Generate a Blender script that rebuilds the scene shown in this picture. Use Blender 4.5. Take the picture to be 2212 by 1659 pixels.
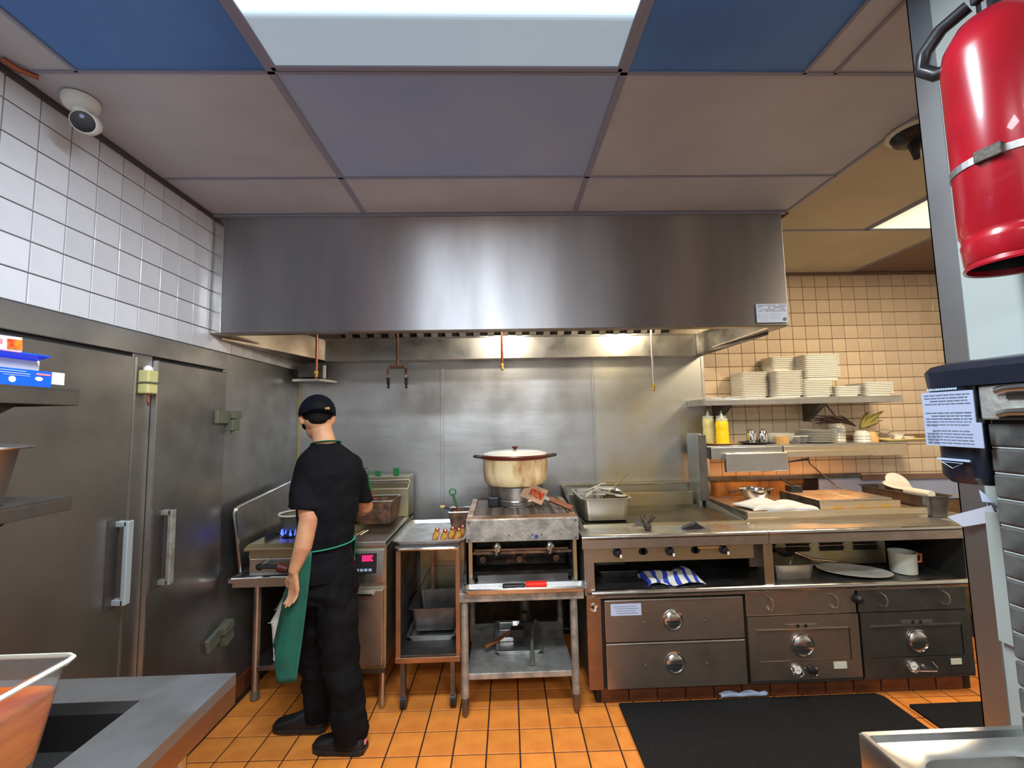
import bpy, bmesh, math, random
from math import pi, sin, cos, radians
from mathutils import Vector, Matrix
random.seed(7)
for o in list(bpy.data.objects): bpy.data.objects.remove(o)
SC = bpy.context.scene
COL = SC.collection

# ------------------------------------------------------------------ camera, world, exposure
cam_d = bpy.data.cameras.new('camera'); cam = bpy.data.objects.new('camera', cam_d); COL.objects.link(cam)
cam_d.sensor_width = 36; cam_d.lens = 15.036; cam_d.clip_start = 0.02
_r = Vector((.9994, -.0269, -.0204)); _u = Vector((.0181, -.0853, .9962)); _f = Vector((.0285, .9960, .0848))
cam.matrix_world = Matrix(((_r.x, _u.x, -_f.x, 0), (_r.y, _u.y, -_f.y, 0), (_r.z, _u.z, -_f.z, 1.555), (0, 0, 0, 1)))
SC.camera = cam
SC.view_settings.view_transform = 'Standard'; SC.view_settings.look = 'None'
SC.view_settings.gamma = 1.0; SC.view_settings.use_curve_mapping = False
SC.view_settings.exposure = -0.08
W = bpy.data.worlds.new('world'); SC.world = W; W.use_nodes = True
W.node_tree.nodes['Background'].inputs[0].default_value = (.5, .55, .6, 1)
W.node_tree.nodes['Background'].inputs[1].default_value = 0.05

def lin(c):
    return tuple((x / 12.92 if x <= .04045 else ((x + .055) / 1.055) ** 2.4) for x in [v / 255 for v in c])

# room dimensions (metres): x to the right, y away from the photographer, z up
XL, XR, YB, YF, ZC = -1.54, 4.2, 3.32, -2.4, 2.693

def area(name, loc, size, power, col, rot=(0, 0, 0), shape='RECTANGLE'):
    l = bpy.data.lights.new(name, 'AREA'); l.shape = shape; l.size = size[0]; l.size_y = size[1]
    l.energy = power; l.color = col
    o = bpy.data.objects.new(name, l); o.location = loc; o.rotation_euler = rot; COL.objects.link(o); return o
def point(name, loc, power, col, r=.04):
    l = bpy.data.lights.new(name, 'POINT'); l.energy = power; l.color = col; l.shadow_soft_size = r
    o = bpy.data.objects.new(name, l); o.location = loc; COL.objects.link(o); return o
# tubes of the ceiling fixtures in view (the fixtures themselves are built with the ceiling)
area('ceiling_tube_light', (-.14, .86, ZC - .03), (1.08, .22), 80, (.82, .91, 1.0))
area('rear_fill_light', (.9, -1.25, ZC - .03), (1.10, .55), 70, (.95, .97, 1.0))  # unseen fill lamp added behind the camera to brighten the room
area('rear_fill_light', (-.75, -1.25, ZC - .03), (.9, .55), 50, (.90, .95, 1.0))  # second added fill lamp out of view, no fixture modelled
area('right_tube_light', (2.58, 1.75, ZC - .03), (.50, 1.1), 62, (1.0, .82, .58))
point('hood_lamp_light', (.05, 2.66, 2.30), 20, (1.0, .88, .70), .035)
point('hood_lamp_light', (1.08, 2.72, 2.30), 16, (1.0, .84, .56), .05)
area('heat_strip_light', (2.10, 3.07, 1.245), (1.0, .05), 3.2, (1.0, .45, .15))

# ------------------------------------------------------------------ materials
def mat(name, col, rough=.5, metal=0., col2=None, nscale=6., stretch=(1, 1, 1), contrast=(.35, .65), rough2=None,
        bump=0., bscale=40., bstretch=None, aniso=0., rand=0., emit=None, estr=0., trans=0., ior=1.45, coat=0., alpha=None, spec=None, sss=0., detail=4):
    m = bpy.data.materials.new(name); m.use_nodes = True; t = m.node_tree; n = t.nodes; L = t.links
    b = n['Principled BSDF']; c1 = (*col, 1)
    b.inputs['Base Color'].default_value = c1; b.inputs['Roughness'].default_value = rough; b.inputs['Metallic'].default_value = metal
    tc = n.new('ShaderNodeTexCoord')
    src = None
    if col2 is not None or rough2 is not None:
        mp = n.new('ShaderNodeMapping'); mp.inputs['Scale'].default_value = stretch; L.new(tc.outputs['Object'], mp.inputs[0])
        no = n.new('ShaderNodeTexNoise'); no.inputs['Scale'].default_value = nscale; no.inputs['Detail'].default_value = detail; L.new(mp.outputs[0], no.inputs[0])
        mr = n.new('ShaderNodeMapRange'); mr.inputs[1].default_value = contrast[0]; mr.inputs[2].default_value = contrast[1]; L.new(no.outputs[0], mr.inputs[0]); src = mr
    if col2 is not None:
        mx = n.new('ShaderNodeMix'); mx.data_type = 'RGBA'; mx.inputs[6].default_value = c1; mx.inputs[7].default_value = (*col2, 1)
        L.new(src.outputs[0], mx.inputs[0]); L.new(mx.outputs[2], b.inputs['Base Color']); cs = mx.outputs[2]
    else: cs = None
    if rough2 is not None:
        mr2 = n.new('ShaderNodeMapRange'); mr2.inputs[3].default_value = rough; mr2.inputs[4].default_value = rough2
        L.new(src.outputs[0], mr2.inputs[0]); L.new(mr2.outputs[0], b.inputs['Roughness'])
    if rand:
        oi = n.new('ShaderNodeObjectInfo'); hs = n.new('ShaderNodeHueSaturation'); mr3 = n.new('ShaderNodeMapRange')
        mr3.inputs[3].default_value = 1 - rand; mr3.inputs[4].default_value = 1 + rand; L.new(oi.outputs['Random'], mr3.inputs[0]); L.new(mr3.outputs[0], hs.inputs['Value'])
        if cs: L.new(cs, hs.inputs['Color'])
        else: hs.inputs['Color'].default_value = c1
        L.new(hs.outputs[0], b.inputs['Base Color'])
    if bump:
        mp2 = n.new('ShaderNodeMapping'); mp2.inputs['Scale'].default_value = bstretch or (1, 1, 1); L.new(tc.outputs['Object'], mp2.inputs[0])
        n2 = n.new('ShaderNodeTexNoise'); n2.inputs['Scale'].default_value = bscale; n2.inputs['Detail'].default_value = 3; L.new(mp2.outputs[0], n2.inputs[0])
        bp = n.new('ShaderNodeBump'); bp.inputs['Strength'].default_value = bump; bp.inputs['Distance'].default_value = .01
        L.new(n2.outputs[0], bp.inputs['Height']); L.new(bp.outputs[0], b.inputs['Normal'])
    if aniso:
        b.inputs['Anisotropic'].default_value = aniso
        tg = n.new('ShaderNodeTangent'); tg.direction_type = 'UV_MAP'; tg.uv_map = 'UVMap'; L.new(tg.outputs[0], b.inputs['Tangent'])
    if emit is not None:
        b.inputs['Emission Color'].default_value = (*emit, 1); b.inputs['Emission Strength'].default_value = estr
    if trans: b.inputs['Transmission Weight'].default_value = trans
    b.inputs['IOR'].default_value = ior
    if coat: b.inputs['Coat Weight'].default_value = coat
    if spec is not None: b.inputs['Specular IOR Level'].default_value = spec
    if sss: b.inputs['Subsurface Weight'].default_value = sss; b.inputs['Subsurface Radius'].default_value = (.02, .01, .006)
    return m

M = {}
M['hood'] = mat('brushed_steel_hood', (.62, .63, .65), .52, 1, col2=(.46, .46, .48), nscale=2.2, stretch=(1.6, 1, .3), rough2=.60, aniso=1.0, bump=.015, bscale=4)
M['wallsteel'] = mat('dull_wall_steel', (.49, .495, .50), .36, 1, col2=(.31, .31, .305), nscale=2.5, rough2=.50, bump=.10, bscale=7.0, bstretch=(.5, .5, 2.6))
M['doorsteel'] = mat('dented_door_steel', (.41, .41, .415), .34, 1, col2=(.20, .20, .20), nscale=2.2, rough2=.50, bump=.22, bscale=2.2)
M['greasesteel'] = mat('greasy_wall_steel', (.56, .55, .50), .36, 1, col2=(.40, .30, .12), nscale=2.4, contrast=(.45, .8), rough2=.5, bump=.08, bscale=3)
M['steel'] = mat('stainless_steel', (.64, .63, .61), .27, 1, col2=(.47, .455, .43), nscale=7, rough2=.42, bump=.03, bscale=18)
M['cleansteel'] = mat('polished_steel', (.74, .74, .73), .16, 1, col2=(.6, .6, .58), nscale=9, rough2=.28)
M['brownsteel'] = mat('worn_drawer_steel', (.50, .435, .375), .36, 1, col2=(.33, .27, .215), nscale=5, rough2=.5, bump=.05, bscale=14)
M['darksteel'] = mat('dark_grimy_and_shaded_steel', (.22, .21, .20), .40, 1, col2=(.10, .095, .09), nscale=6, rough2=.6, bump=.05, bscale=14)
M['greysteel'] = mat('scuffed_galvanised_steel', (.46, .47, .44), .5, .75, col2=(.25, .245, .22), nscale=16, rough2=.7, bump=.25, bscale=60)
M['alu'] = mat('aluminium_pan', (.68, .69, .70), .34, 1, col2=(.5, .5, .5), nscale=10, rough2=.5)
M['copperpan'] = mat('baked_and_floor_glow_metal', (.45, .30, .20), .35, 1, col2=(.30, .17, .10), nscale=8, rough2=.5)
M['yellowsteel'] = mat('greasy_yellow_steel', (.50, .46, .35), .34, 1, col2=(.42, .30, .10), nscale=5, contrast=(.4, .75), rough2=.5)
M['rust'] = mat('rusty_iron', (.20, .10, .055), .75, .3, col2=(.06, .035, .025), nscale=25, bump=.4, bscale=90)
M['grate'] = mat('hot_grate_iron', (.42, .33, .28), .40, .9, col2=(.12, .09, .07), nscale=24, bump=.4, bscale=70)
M['black'] = mat('black_plastic', (.012, .012, .014), .38)
M['blackiron'] = mat('burnt_and_shade_black_iron', (.02, .018, .016), .6, .4, col2=(.05, .04, .03), nscale=20, bump=.3, bscale=60)
M['void'] = mat('recess_shade_black', (.008, .007, .006), .8)
M['griddle'] = mat('seasoned_griddle_plate', (.075, .070, .055), .32, .9, col2=(.15, .13, .08), nscale=5, rough2=.5)
M['rubber'] = mat('black_rubber_mat', (.012, .012, .013), .55, col2=(.018, .018, .018), nscale=60, contrast=(.5, .8), bump=.18, bscale=160, spec=.12)
M['tile'] = mat('glazed_white_tile', lin((210, 210, 214)), .25, col2=lin((196, 196, 200)), nscale=3, rand=.05, coat=.2)
M['tilewarm'] = mat('glazed_cream_tile', lin((214, 194, 166)), .22, col2=lin((196, 172, 142)), nscale=3, rand=.06, coat=.2)
M['tilegrey'] = mat('glazed_grey_tile', lin((88, 89, 86)), .3, col2=lin((58, 58, 58)), nscale=14, rand=.07, coat=.15, bump=.06, bscale=20)
M['grout'] = mat('dark_grout', lin((70, 65, 64)), .95, col2=lin((52, 48, 47)), nscale=20)
M['groutwarm'] = mat('brown_grout', lin((120, 92, 60)), .85, col2=lin((88, 66, 40)), nscale=20)
M['groutfloor'] = mat('floor_grout', lin((42, 25, 17)), .8)
M['quarry'] = mat('orange_quarry_tile', lin((222, 138, 58)), .42, col2=lin((200, 118, 48)), nscale=7, rand=.10, rough2=.58, bump=.05, bscale=60)
M['quarrydark'] = mat('brown_quarry_tile', lin((120, 66, 36)), .45, col2=lin((84, 46, 26)), nscale=9, rand=.12)
M['ceil'] = mat('vinyl_ceiling_panel', lin((184, 188, 196)), .55, col2=lin((168, 172, 180)), nscale=2.2, bump=.05, bscale=120)
M['ceilwarm'] = mat('yellowed_ceiling_panel', lin((190, 178, 152)), .55, col2=lin((176, 164, 138)), nscale=2, bump=.05, bscale=120)
M['ceildark'] = mat('brown_trim_and_shaded_panel', lin((118, 92, 76)), .6)  # shade on the far right ceiling panel is put into this brown
M['ceilblue'] = mat('blue_ceiling_panel', lin((84, 138, 206)), .5, col2=lin((68, 114, 182)), nscale=2.0)
M['ceilpale'] = mat('pale_blue_ceiling_panel', lin((144, 166, 208)), .5, col2=lin((160, 178, 208)), nscale=1.6)
M['tbar'] = mat('grey_ceiling_bar', lin((136, 140, 158)), .5)
M['paint'] = mat('cream_painted_wall', lin((222, 220, 214)), .6)
M['board'] = mat('white_wall_board', lin((156, 164, 160)), .45)
M['white'] = mat('white_plastic', lin((232, 232, 228)), .4)
M['offwhite'] = mat('offwhite_plastic', lin((206, 206, 190)), .42)
M['foam'] = mat('white_foam', lin((232, 228, 216)), .7, sss=.1)
M['china'] = mat('white_china', lin((208, 205, 194)), .18, coat=.3)
M['paper'] = mat('white_paper', lin((176, 188, 212)), .6)
M['notice'] = mat('notice_paper', lin((146, 156, 180)), .7)
M['rail'] = mat('warm_bright_rail', (.80, .70, .54), .30, 1, col2=(.66, .54, .38), nscale=4, rough2=.42)
M['ink'] = mat('grey_print', lin((88, 96, 112)), .7)
M['palegrey'] = mat('pale_grey_print', lin((150, 170, 196)), .6)
M['navy'] = mat('navy_plastic', lin((24, 28, 40)), .30, coat=.3)
M['red'] = mat('red_tank_paint', lin((150, 16, 30)), .26, col2=lin((128, 13, 26)), nscale=6, coat=.5)
M['redlid'] = mat('red_plastic', lin((226, 44, 30)), .4)
M['green'] = mat('green_plastic_grip', lin((26, 104, 52)), .4)
M['wood'] = mat('brown_wood', lin((134, 78, 34)), .55, col2=lin((92, 50, 22)), nscale=10, stretch=(1, 1, 6))
M['tan'] = mat('tan_ceramic', lin((206, 164, 104)), .5)
M['yellow'] = mat('yellow_mustard', lin((246, 206, 20)), .35)
M['paleyellow'] = mat('cloudy_oil', lin((206, 196, 130)), .3)
M['clear'] = mat('clear_plastic', (.92, .93, .92), .12, trans=.95, ior=1.08)
M['glass'] = mat('clear_glass', (1, 1, 1), .02, trans=1., ior=1.45)
M['soup'] = mat('orange_soup', lin((214, 116, 18)), .3, col2=lin((150, 50, 8)), nscale=7, stretch=(1, 1, 3), sss=.1)
M['soupdark'] = mat('brown_sediment', lin((120, 70, 20)), .4, col2=lin((84, 84, 22)), nscale=12)
M['blue'] = mat('blue_carton', lin((12, 84, 236)), .35)
M['print'] = mat('orange_food_print', lin((236, 130, 30)), .4, col2=lin((190, 50, 30)), nscale=60)
M['pink'] = mat('pink_print', lin((226, 120, 130)), .4)
M['skin'] = mat('warm_skin', lin((192, 146, 108)), .55, col2=lin((178, 124, 92)), nscale=14, sss=.06)
M['shirt'] = mat('black_cotton', lin((17, 17, 21)), .85, col2=lin((13, 13, 16)), nscale=10, bump=.25, bscale=22, spec=.12)
M['trouser'] = mat('black_denim', lin((12, 11, 13)), .85, col2=lin((18, 17, 19)), nscale=9, bump=.5, bscale=16, spec=.12)
M['shoe'] = mat('black_shoe_leather', lin((17, 17, 19)), .5)
M['apron'] = mat('green_apron_cloth', lin((22, 92, 74)), .75, col2=lin((17, 76, 62)), nscale=9, bump=.2, bscale=15)
M['cap'] = mat('navy_black_cap', lin((12, 15, 25)), .85, bump=.1, bscale=90, spec=.12)
M['hair'] = mat('black_hair', (.006, .005, .005), .7, bump=.3, bscale=120, spec=.1)
M['brass'] = mat('yellow_brass', lin((214, 176, 92)), .3, .8)
M['copper'] = mat('copper_pipe', lin((168, 98, 70)), .35, .9)
M['chrome'] = mat('chrome', (.85, .85, .86), .09, 1)
M['castgrey'] = mat('olive_cast_metal', lin((104, 108, 92)), .5, .4)
M['potenamel'] = mat('stained_enamel', lin((226, 206, 160)), .4, col2=lin((150, 92, 34)), nscale=9, stretch=(1.3, 1.3, .45), contrast=(.47, .68), bump=.05, bscale=60, detail=9)
M['maroon'] = mat('maroon_enamel', lin((84, 30, 22)), .35)
M['cloth'] = mat('white_cotton_cloth', lin((206, 204, 198)), .85, bump=.3, bscale=20)
M['burntwall'] = mat('scorched_backsplash', lin((176, 128, 70)), .45, .3, col2=lin((30, 18, 10)), nscale=4.5, stretch=(1, 1, .6), contrast=(.40, .60), detail=5)
M['leaf'] = mat('dried_leaf', lin((126, 112, 44)), .6)
M['darkleaf'] = mat('dark_dried_herb', lin((52, 34, 26)), .8)
M['tape'] = mat('silver_tape', lin((176, 180, 190)), .4)
M['food'] = mat('orange_sauce', lin((206, 70, 20)), .45, col2=lin((120, 30, 10)), nscale=60, bump=.5, bscale=90)
M['bluecloth'] = None
def glow(name, col, s):
    m = bpy.data.materials.new(name); m.use_nodes = True; b = m.node_tree.nodes['Principled BSDF']
    b.inputs['Base Color'].default_value = (*col, 1); b.inputs['Emission Color'].default_value = (*col, 1); b.inputs['Emission Strength'].default_value = s; return m
M['flame'] = glow('blue_gas_flame', (.05, .10, 1.0), 3.0)
M['led'] = glow('red_digit_display', (1.0, .01, .08), 4.0)
M['lampglass'] = glow('warm_lamp_glass', (1.0, .78, .45), 6.0)
M['heatrod'] = glow('orange_heater_rod', (1.0, .34, .06), 9.0)
# striped towel
def striped():
    m = bpy.data.materials.new('blue_striped_towel'); m.use_nodes = True; n = m.node_tree.nodes; L = m.node_tree.links
    b = n['Principled BSDF']; b.inputs['Roughness'].default_value = .9
    tc = n.new('ShaderNodeTexCoord'); w = n.new('ShaderNodeTexWave'); w.inputs['Scale'].default_value = 5.5; w.inputs['Distortion'].default_value = 2.2; w.inputs['Detail Scale'].default_value = 1.5
    L.new(tc.outputs['Object'], w.inputs[0]); r = n.new('ShaderNodeValToRGB'); r.color_ramp.elements[0].position = .62; r.color_ramp.elements[0].color = (*lin((232, 226, 214)), 1)
    r.color_ramp.elements[1].position = .68; r.color_ramp.elements[1].color = (*lin((52, 70, 176)), 1); L.new(w.outputs[1], r.inputs[0]); L.new(r.outputs[0], b.inputs['Base Color']); return m
M['bluecloth'] = striped()
# prismatic light diffusers: the tubes lie along the middle of the fixture, so the lens is brightest there
def diffuser(name, col, edge, mid, axis, c0, half):
    m = bpy.data.materials.new(name); m.use_nodes = True; n = m.node_tree.nodes; L = m.node_tree.links
    b = n['Principled BSDF']; b.inputs['Base Color'].default_value = (.3, .33, .36, 1); b.inputs['Roughness'].default_value = .3
    b.inputs['Emission Color'].default_value = (*col, 1)
    tc = n.new('ShaderNodeTexCoord'); sp = n.new('ShaderNodeSeparateXYZ'); L.new(tc.outputs['Object'], sp.inputs[0])
    s1 = n.new('ShaderNodeMath'); s1.operation = 'SUBTRACT'; s1.inputs[1].default_value = c0; L.new(sp.outputs[axis], s1.inputs[0])
    a = n.new('ShaderNodeMath'); a.operation = 'ABSOLUTE'; L.new(s1.outputs[0], a.inputs[0])
    mr = n.new('ShaderNodeMapRange'); mr.interpolation_type = 'SMOOTHSTEP'; mr.inputs[1].default_value = half; mr.inputs[2].default_value = half * .35; mr.inputs[3].default_value = edge; mr.inputs[4].default_value = mid
    L.new(a.outputs[0], mr.inputs[0])
    v = n.new('ShaderNodeTexVoronoi'); v.inputs['Scale'].default_value = 120; v.feature = 'F1'; v.inputs['Randomness'].default_value = 0; L.new(tc.outputs['Object'], v.inputs[0])
    m2 = n.new('ShaderNodeMapRange'); m2.inputs[1].default_value = 0; m2.inputs[2].default_value = .7; m2.inputs[3].default_value = 1.15; m2.inputs[4].default_value = .8; L.new(v.outputs[0], m2.inputs[0])
    mu = n.new('ShaderNodeMath'); mu.operation = 'MULTIPLY'; L.new(mr.outputs[0], mu.inputs[0]); L.new(m2.outputs[0], mu.inputs[1]); L.new(mu.outputs[0], b.inputs['Emission Strength'])
    return m
M['lens_main'] = diffuser('prismatic_lens', (.62, .83, 1.0), .40, 4.0, 1, 0, .125)
M['lens_right'] = diffuser('warm_prismatic_lens', (1.0, .95, .66), .8, 1.3, 0, 0, .30)

# ------------------------------------------------------------------ mesh helpers
class B:
    def __init__(s): s.bm = bmesh.new()
    def vs(s, pts): return [s.bm.verts.new(p) for p in pts]
    def face(s, v):
        try: return s.bm.faces.new(v)
        except ValueError: return None
    def box(s, x0, x1, y0, y1, z0, z1):
        v = s.vs([(x0, y0, z0), (x1, y0, z0), (x1, y1, z0), (x0, y1, z0), (x0, y0, z1), (x1, y0, z1), (x1, y1, z1), (x0, y1, z1)])
        for f in ((0, 3, 2, 1), (4, 5, 6, 7), (0, 1, 5, 4), (1, 2, 6, 5), (2, 3, 7, 6), (3, 0, 4, 7)): s.face([v[i] for i in f])
        return s
    def loft(s, rings, cap0=True, cap1=True, closed=True):
        R = [s.vs(r) for r in rings]; n = len(R[0])
        for a, b in zip(R, R[1:]):
            for i in range(n if closed else n - 1):
                j = (i + 1) % n; s.face([a[i], a[j], b[j], b[i]])
        if cap0 and closed: s.face(list(reversed(R[0])))
        if cap1 and closed: s.face(R[-1])
        return s
    def lathe(s, prof, c, seg=24, axis='z', cap0=True, cap1=True):
        rings = []
        for r, h in prof:
            r = max(r, .0004); ring = []
            for i in range(seg):
                a = 2 * pi * i / seg; p, q = r * cos(a), r * sin(a)
                ring.append({'z': (c[0] + p, c[1] + q, c[2] + h), 'y': (c[0] + p, c[1] + h, c[2] - q), 'x': (c[0] + h, c[1] + p, c[2] + q)}[axis])
            rings.append(ring)
        return s.loft(rings, cap0, cap1)
    def cyl(s, c, r, h, axis='z', seg=16, r2=None): return s.lathe([(r, 0), (r if r2 is None else r2, h)], c, seg, axis)
    def tube(s, pts, r, seg=8, flat=1.):
        pts = [Vector(p) for p in pts]; rings = []; up = Vector((0, 0, 1)); prev = None
        for i, p in enumerate(pts):
            d = (pts[min(i + 1, len(pts) - 1)] - pts[max(i - 1, 0)]).normalized()
            if prev is None:
                a = d.cross(up)
                if a.length < .05: a = d.cross(Vector((0, 1, 0)))
            else: a = prev - d * prev.dot(d)
            a.normalize(); prev = a; b = d.cross(a); rr = r[i] if isinstance(r, (list, tuple)) else r
            rings.append([p + a * rr * cos(2 * pi * k / seg) + b * rr * flat * sin(2 * pi * k / seg) for k in range(seg)])
        return s.loft(rings)
    def prism(s, pts, axis, a, b):
        f = {'x': lambda p, t: (t, p[0], p[1]), 'y': lambda p, t: (p[0], t, p[1]), 'z': lambda p, t: (p[0], p[1], t)}[axis]
        return s.loft([[f(p, a) for p in pts], [f(p, b) for p in pts]])
    def rr(s, x0, x1, y0, y1, z, r=.02, n=4):
        r = max(min(r, (x1 - x0) / 2 - 1e-4, (y1 - y0) / 2 - 1e-4), 1e-4); o = []
        for cx, cy, a0 in ((x1 - r, y1 - r, 0), (x0 + r, y1 - r, pi / 2), (x0 + r, y0 + r, pi), (x1 - r, y0 + r, 1.5 * pi)):
            for k in range(n + 1):
                a = a0 + pi / 2 * k / n; o.append((cx + r * cos(a), cy + r * sin(a), z))
        return o
    def tray(s, x0, x1, y0, y1, z0, z1, t=.003, taper=.012, lip=.01, r=.02, floor=None):
        f = lambda d, z, q=r: s.rr(x0 - d, x1 + d, y0 - d, y1 + d, z, q)
        fl = z0 + t if floor is None else floor
        return s.loft([f(-taper, z0), f(0, z1 - t), f(lip, z1 - t), f(lip, z1), f(-t, z1), f(-taper - t, fl)])
    def grid(s, nx, ny, fn, t=0):
        V = [[s.bm.verts.new(fn(i / nx, j / ny)) for i in range(nx + 1)] for j in range(ny + 1)]
        for j in range(ny):
            for i in range(nx): s.face([V[j][i], V[j][i + 1], V[j + 1][i + 1], V[j + 1][i]])
        return s
    def xf(s, m):
        bmesh.ops.transform(s.bm, matrix=m, verts=s.bm.verts); return s
    def rot(s, c, axis, ang):
        c = Vector(c); return s.xf(Matrix.Translation(c) @ Matrix.Rotation(radians(ang), 4, axis) @ Matrix.Translation(-c))

def wloc(o):
    v = Vector((0, 0, 0))
    while o is not None: v += o.location; o = o.parent
    return v
def P(name, b, m, parent=None, bevel=0., smooth=False, solid=0., sub=0, at=None, kind=None, label=None, remesh=0., disp=0.):
    """link one mesh; geometry is given in world metres, the origin goes to the parent's place or to the mesh's base"""
    bm = b.bm; bmesh.ops.recalc_face_normals(bm, faces=bm.faces)
    base = wloc(parent)
    off = Vector((0, 0, 0))
    if parent is None or at is not None:
        if at is None:
            xs = [v.co for v in bm.verts]; at = ((min(v.x for v in xs) + max(v.x for v in xs)) / 2, (min(v.y for v in xs) + max(v.y for v in xs)) / 2, min(v.z for v in xs))
        off = Vector(at) - base
    bmesh.ops.translate(bm, vec=-(base + off), verts=bm.verts)
    if m is M['hood']:
        uv = bm.loops.layers.uv.new('UVMap')
        for f in bm.faces:
            for l in f.loops: l[uv].uv = (l.vert.co.z, l.vert.co.x if abs(f.normal.x) < .7 else l.vert.co.y)
    if smooth:
        for f in bm.faces: f.smooth = True
    me = bpy.data.meshes.new(name); bm.to_mesh(me); bm.free(); me.materials.append(m)
    if smooth and hasattr(me, 'set_sharp_from_angle'): me.set_sharp_from_angle(angle=radians(38))
    o = bpy.data.objects.new(name, me); COL.objects.link(o); o.parent = parent; o.location = off
    if solid: q = o.modifiers.new('solid', 'SOLIDIFY'); q.thickness = solid; q.offset = 0
    if remesh: q = o.modifiers.new('remesh', 'REMESH'); q.mode = 'VOXEL'; q.voxel_size = remesh; q.use_smooth_shade = True; q = o.modifiers.new('soft', 'SMOOTH'); q.factor = .5; q.iterations = 6
    if disp:
        t = bpy.data.textures.new(name, 'CLOUDS'); t.noise_scale = .09; t.noise_depth = 1
        q = o.modifiers.new('folds', 'DISPLACE'); q.texture = t; q.strength = disp; q.texture_coords = 'LOCAL'; q.mid_level = .5
    if bevel: q = o.modifiers.new('bevel', 'BEVEL'); q.width = bevel; q.segments = 2; q.limit_method = 'ANGLE'; q.angle_limit = radians(40)
    if sub: q = o.modifiers.new('sub', 'SUBSURF'); q.levels = sub; q.render_levels = sub
    if kind: o['kind'] = kind
    if label: o['label'] = label
    return o
def tag(o, label, cat, group=None):
    o['label'] = label; o['category'] = cat
    if group: o['group'] = group
    return o
def T(name, label, cat, loc, group=None):
    o = bpy.data.objects.new(name, None); o.empty_display_size = .05; COL.objects.link(o); o.location = loc
    return tag(o, label, cat, group)
def S(name, b, m, **k): return P(name, b, m, kind='structure', **k)
def dup(root, loc, label=None, group=None, rz=None, scale=None):
    r = root.copy(); COL.objects.link(r); r.location = loc
    if rz is not None: r.rotation_euler = (0, 0, rz)
    if scale: r.scale = scale
    if label: r['label'] = label
    if group: r['group'] = group
    for ch in list(root.children):
        c = ch.copy(); COL.objects.link(c); c.parent = r
        for g in list(ch.children):
            d = g.copy(); COL.objects.link(d); d.parent = c
    return r
def clone(o, loc):
    c = o.copy(); COL.objects.link(c); c.location = loc; return c
def box(*a): return B().box(*a)
# ------------------------------------------------------------------ the setting: floor, walls, ceiling
def tile_mesh(name, su, sv, th, ch, m, plane):
    b = B(); a, c = su / 2, sv / 2
    def q(u, v, w): return {'z': (u, v, w), 'x': (w, u, v), 'y': (u, -w, v)}[plane]
    r0 = [q(u, v, 0) for u, v in ((-a, -c), (a, -c), (a, c), (-a, c))]
    r1 = [q(u, v, th - ch) for u, v in ((-a, -c), (a, -c), (a, c), (-a, c))]
    r2 = [q(u, v, th) for u, v in ((-a + ch, -c + ch), (a - ch, -c + ch), (a - ch, c - ch), (-a + ch, c - ch))]
    b.loft([r0, r1, r2]); bmesh.ops.recalc_face_normals(b.bm, faces=b.bm.faces)
    me = bpy.data.meshes.new(name); b.bm.to_mesh(me); b.bm.free(); me.materials.append(m); return me
def lay(name, me, parent, loc):
    o = bpy.data.objects.new(name, me); COL.objects.link(o); o.parent = parent; o.location = Vector(loc) - wloc(parent); return o

floor = S('floor', box(XL - .06, XR, YF, YB, -.08, -.004), M['groutfloor'], at=(0, 0, 0))
FT = .158; fx0, fy0, fa = -.60575, 2.61881, -.0176
tm = tile_mesh('quarry_tile', FT - .007, FT - .007, .009, .0015, M['quarry'], 'z')
far = B()
for i in range(-8, 24):
    for k in range(-5, 26):
        u, v = fx0 + FT * (i + .5), fy0 - FT * (k + .5)
        x, y = u * cos(fa) - v * sin(fa), u * sin(fa) + v * cos(fa)
        if not (XL < x - .03 and x < XR - .1 and y < YB - .08): continue
        if -1.62 < x < 2.6 and 1.85 < y < 3.02 and not (.75 < x < 1.95 and y < 2.3):
            o = lay('tile', tm, floor, (x, y, -.009)); o.rotation_euler = (0, 0, fa)
        elif y > .2:
            e = FT / 2 - .0035; far.prism([(x - e, y - e), (x + e, y - e), (x + e, y + e), (x - e, y + e)], 'z', -.009, 0)
P('tile_field', far, M['quarry'], floor, kind='stuff')

# left wall: white tile above the steel cold-room doors
wl = S('wall_left', box(XL - .12, XL - .004, YF, YB + .12, 0, ZC + .06), M['grout'], at=(XL, 0, 0))
tl = tile_mesh('wall_tile', .1025, .1010, .009, .0015, M['tile'], 'x')
for i in range(26):
    for k in range(8):
        y = 3.27 - .1065 * i; z = 1.964 + .105 * (k + .5)
        if y < .6: continue
        if k == 7: continue
        o = lay('tile', tl, wl, (XL - .004, y, z))
S('trim_1', box(XL - .01, XL + .012, YF, YB, ZC - .024, ZC - .001), mat('dark_ceiling_trim', lin((74, 68, 72)), .5), bevel=.002)
# steel header above the doors, with the doors and posts below it
wp = S('trim_2', box(XL - .01, XL + .016, YF, 2.415, 1.868, 1.960), M['wallsteel'], bevel=.003)
S('trim_3', box(XL - .01, XL + .004, 2.405, YB, .12, 1.962), M['wallsteel'], bevel=.002)
S('trim_4', box(XL - .01, XL + .012, 1.812, 1.912, .0, 1.868), M['doorsteel'], bevel=.003)
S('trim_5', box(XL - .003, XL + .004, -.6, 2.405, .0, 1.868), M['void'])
d1 = S('door_1', box(XL + .004, XL + .030, .62, 1.800, .03, 1.850), M['doorsteel'], bevel=.004)
d2 = S('door_2', box(XL + .004, XL + .030, 1.922, 2.398, .03, 1.850), M['doorsteel'], bevel=.004)
P('gasket', box(XL + .010, XL + .033, 1.800, 1.808, .03, 1.850), M['steel'], d1)
P('gasket', box(XL + .010, XL + .033, 1.914, 1.922, .03, 1.850), M['steel'], d2)
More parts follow.
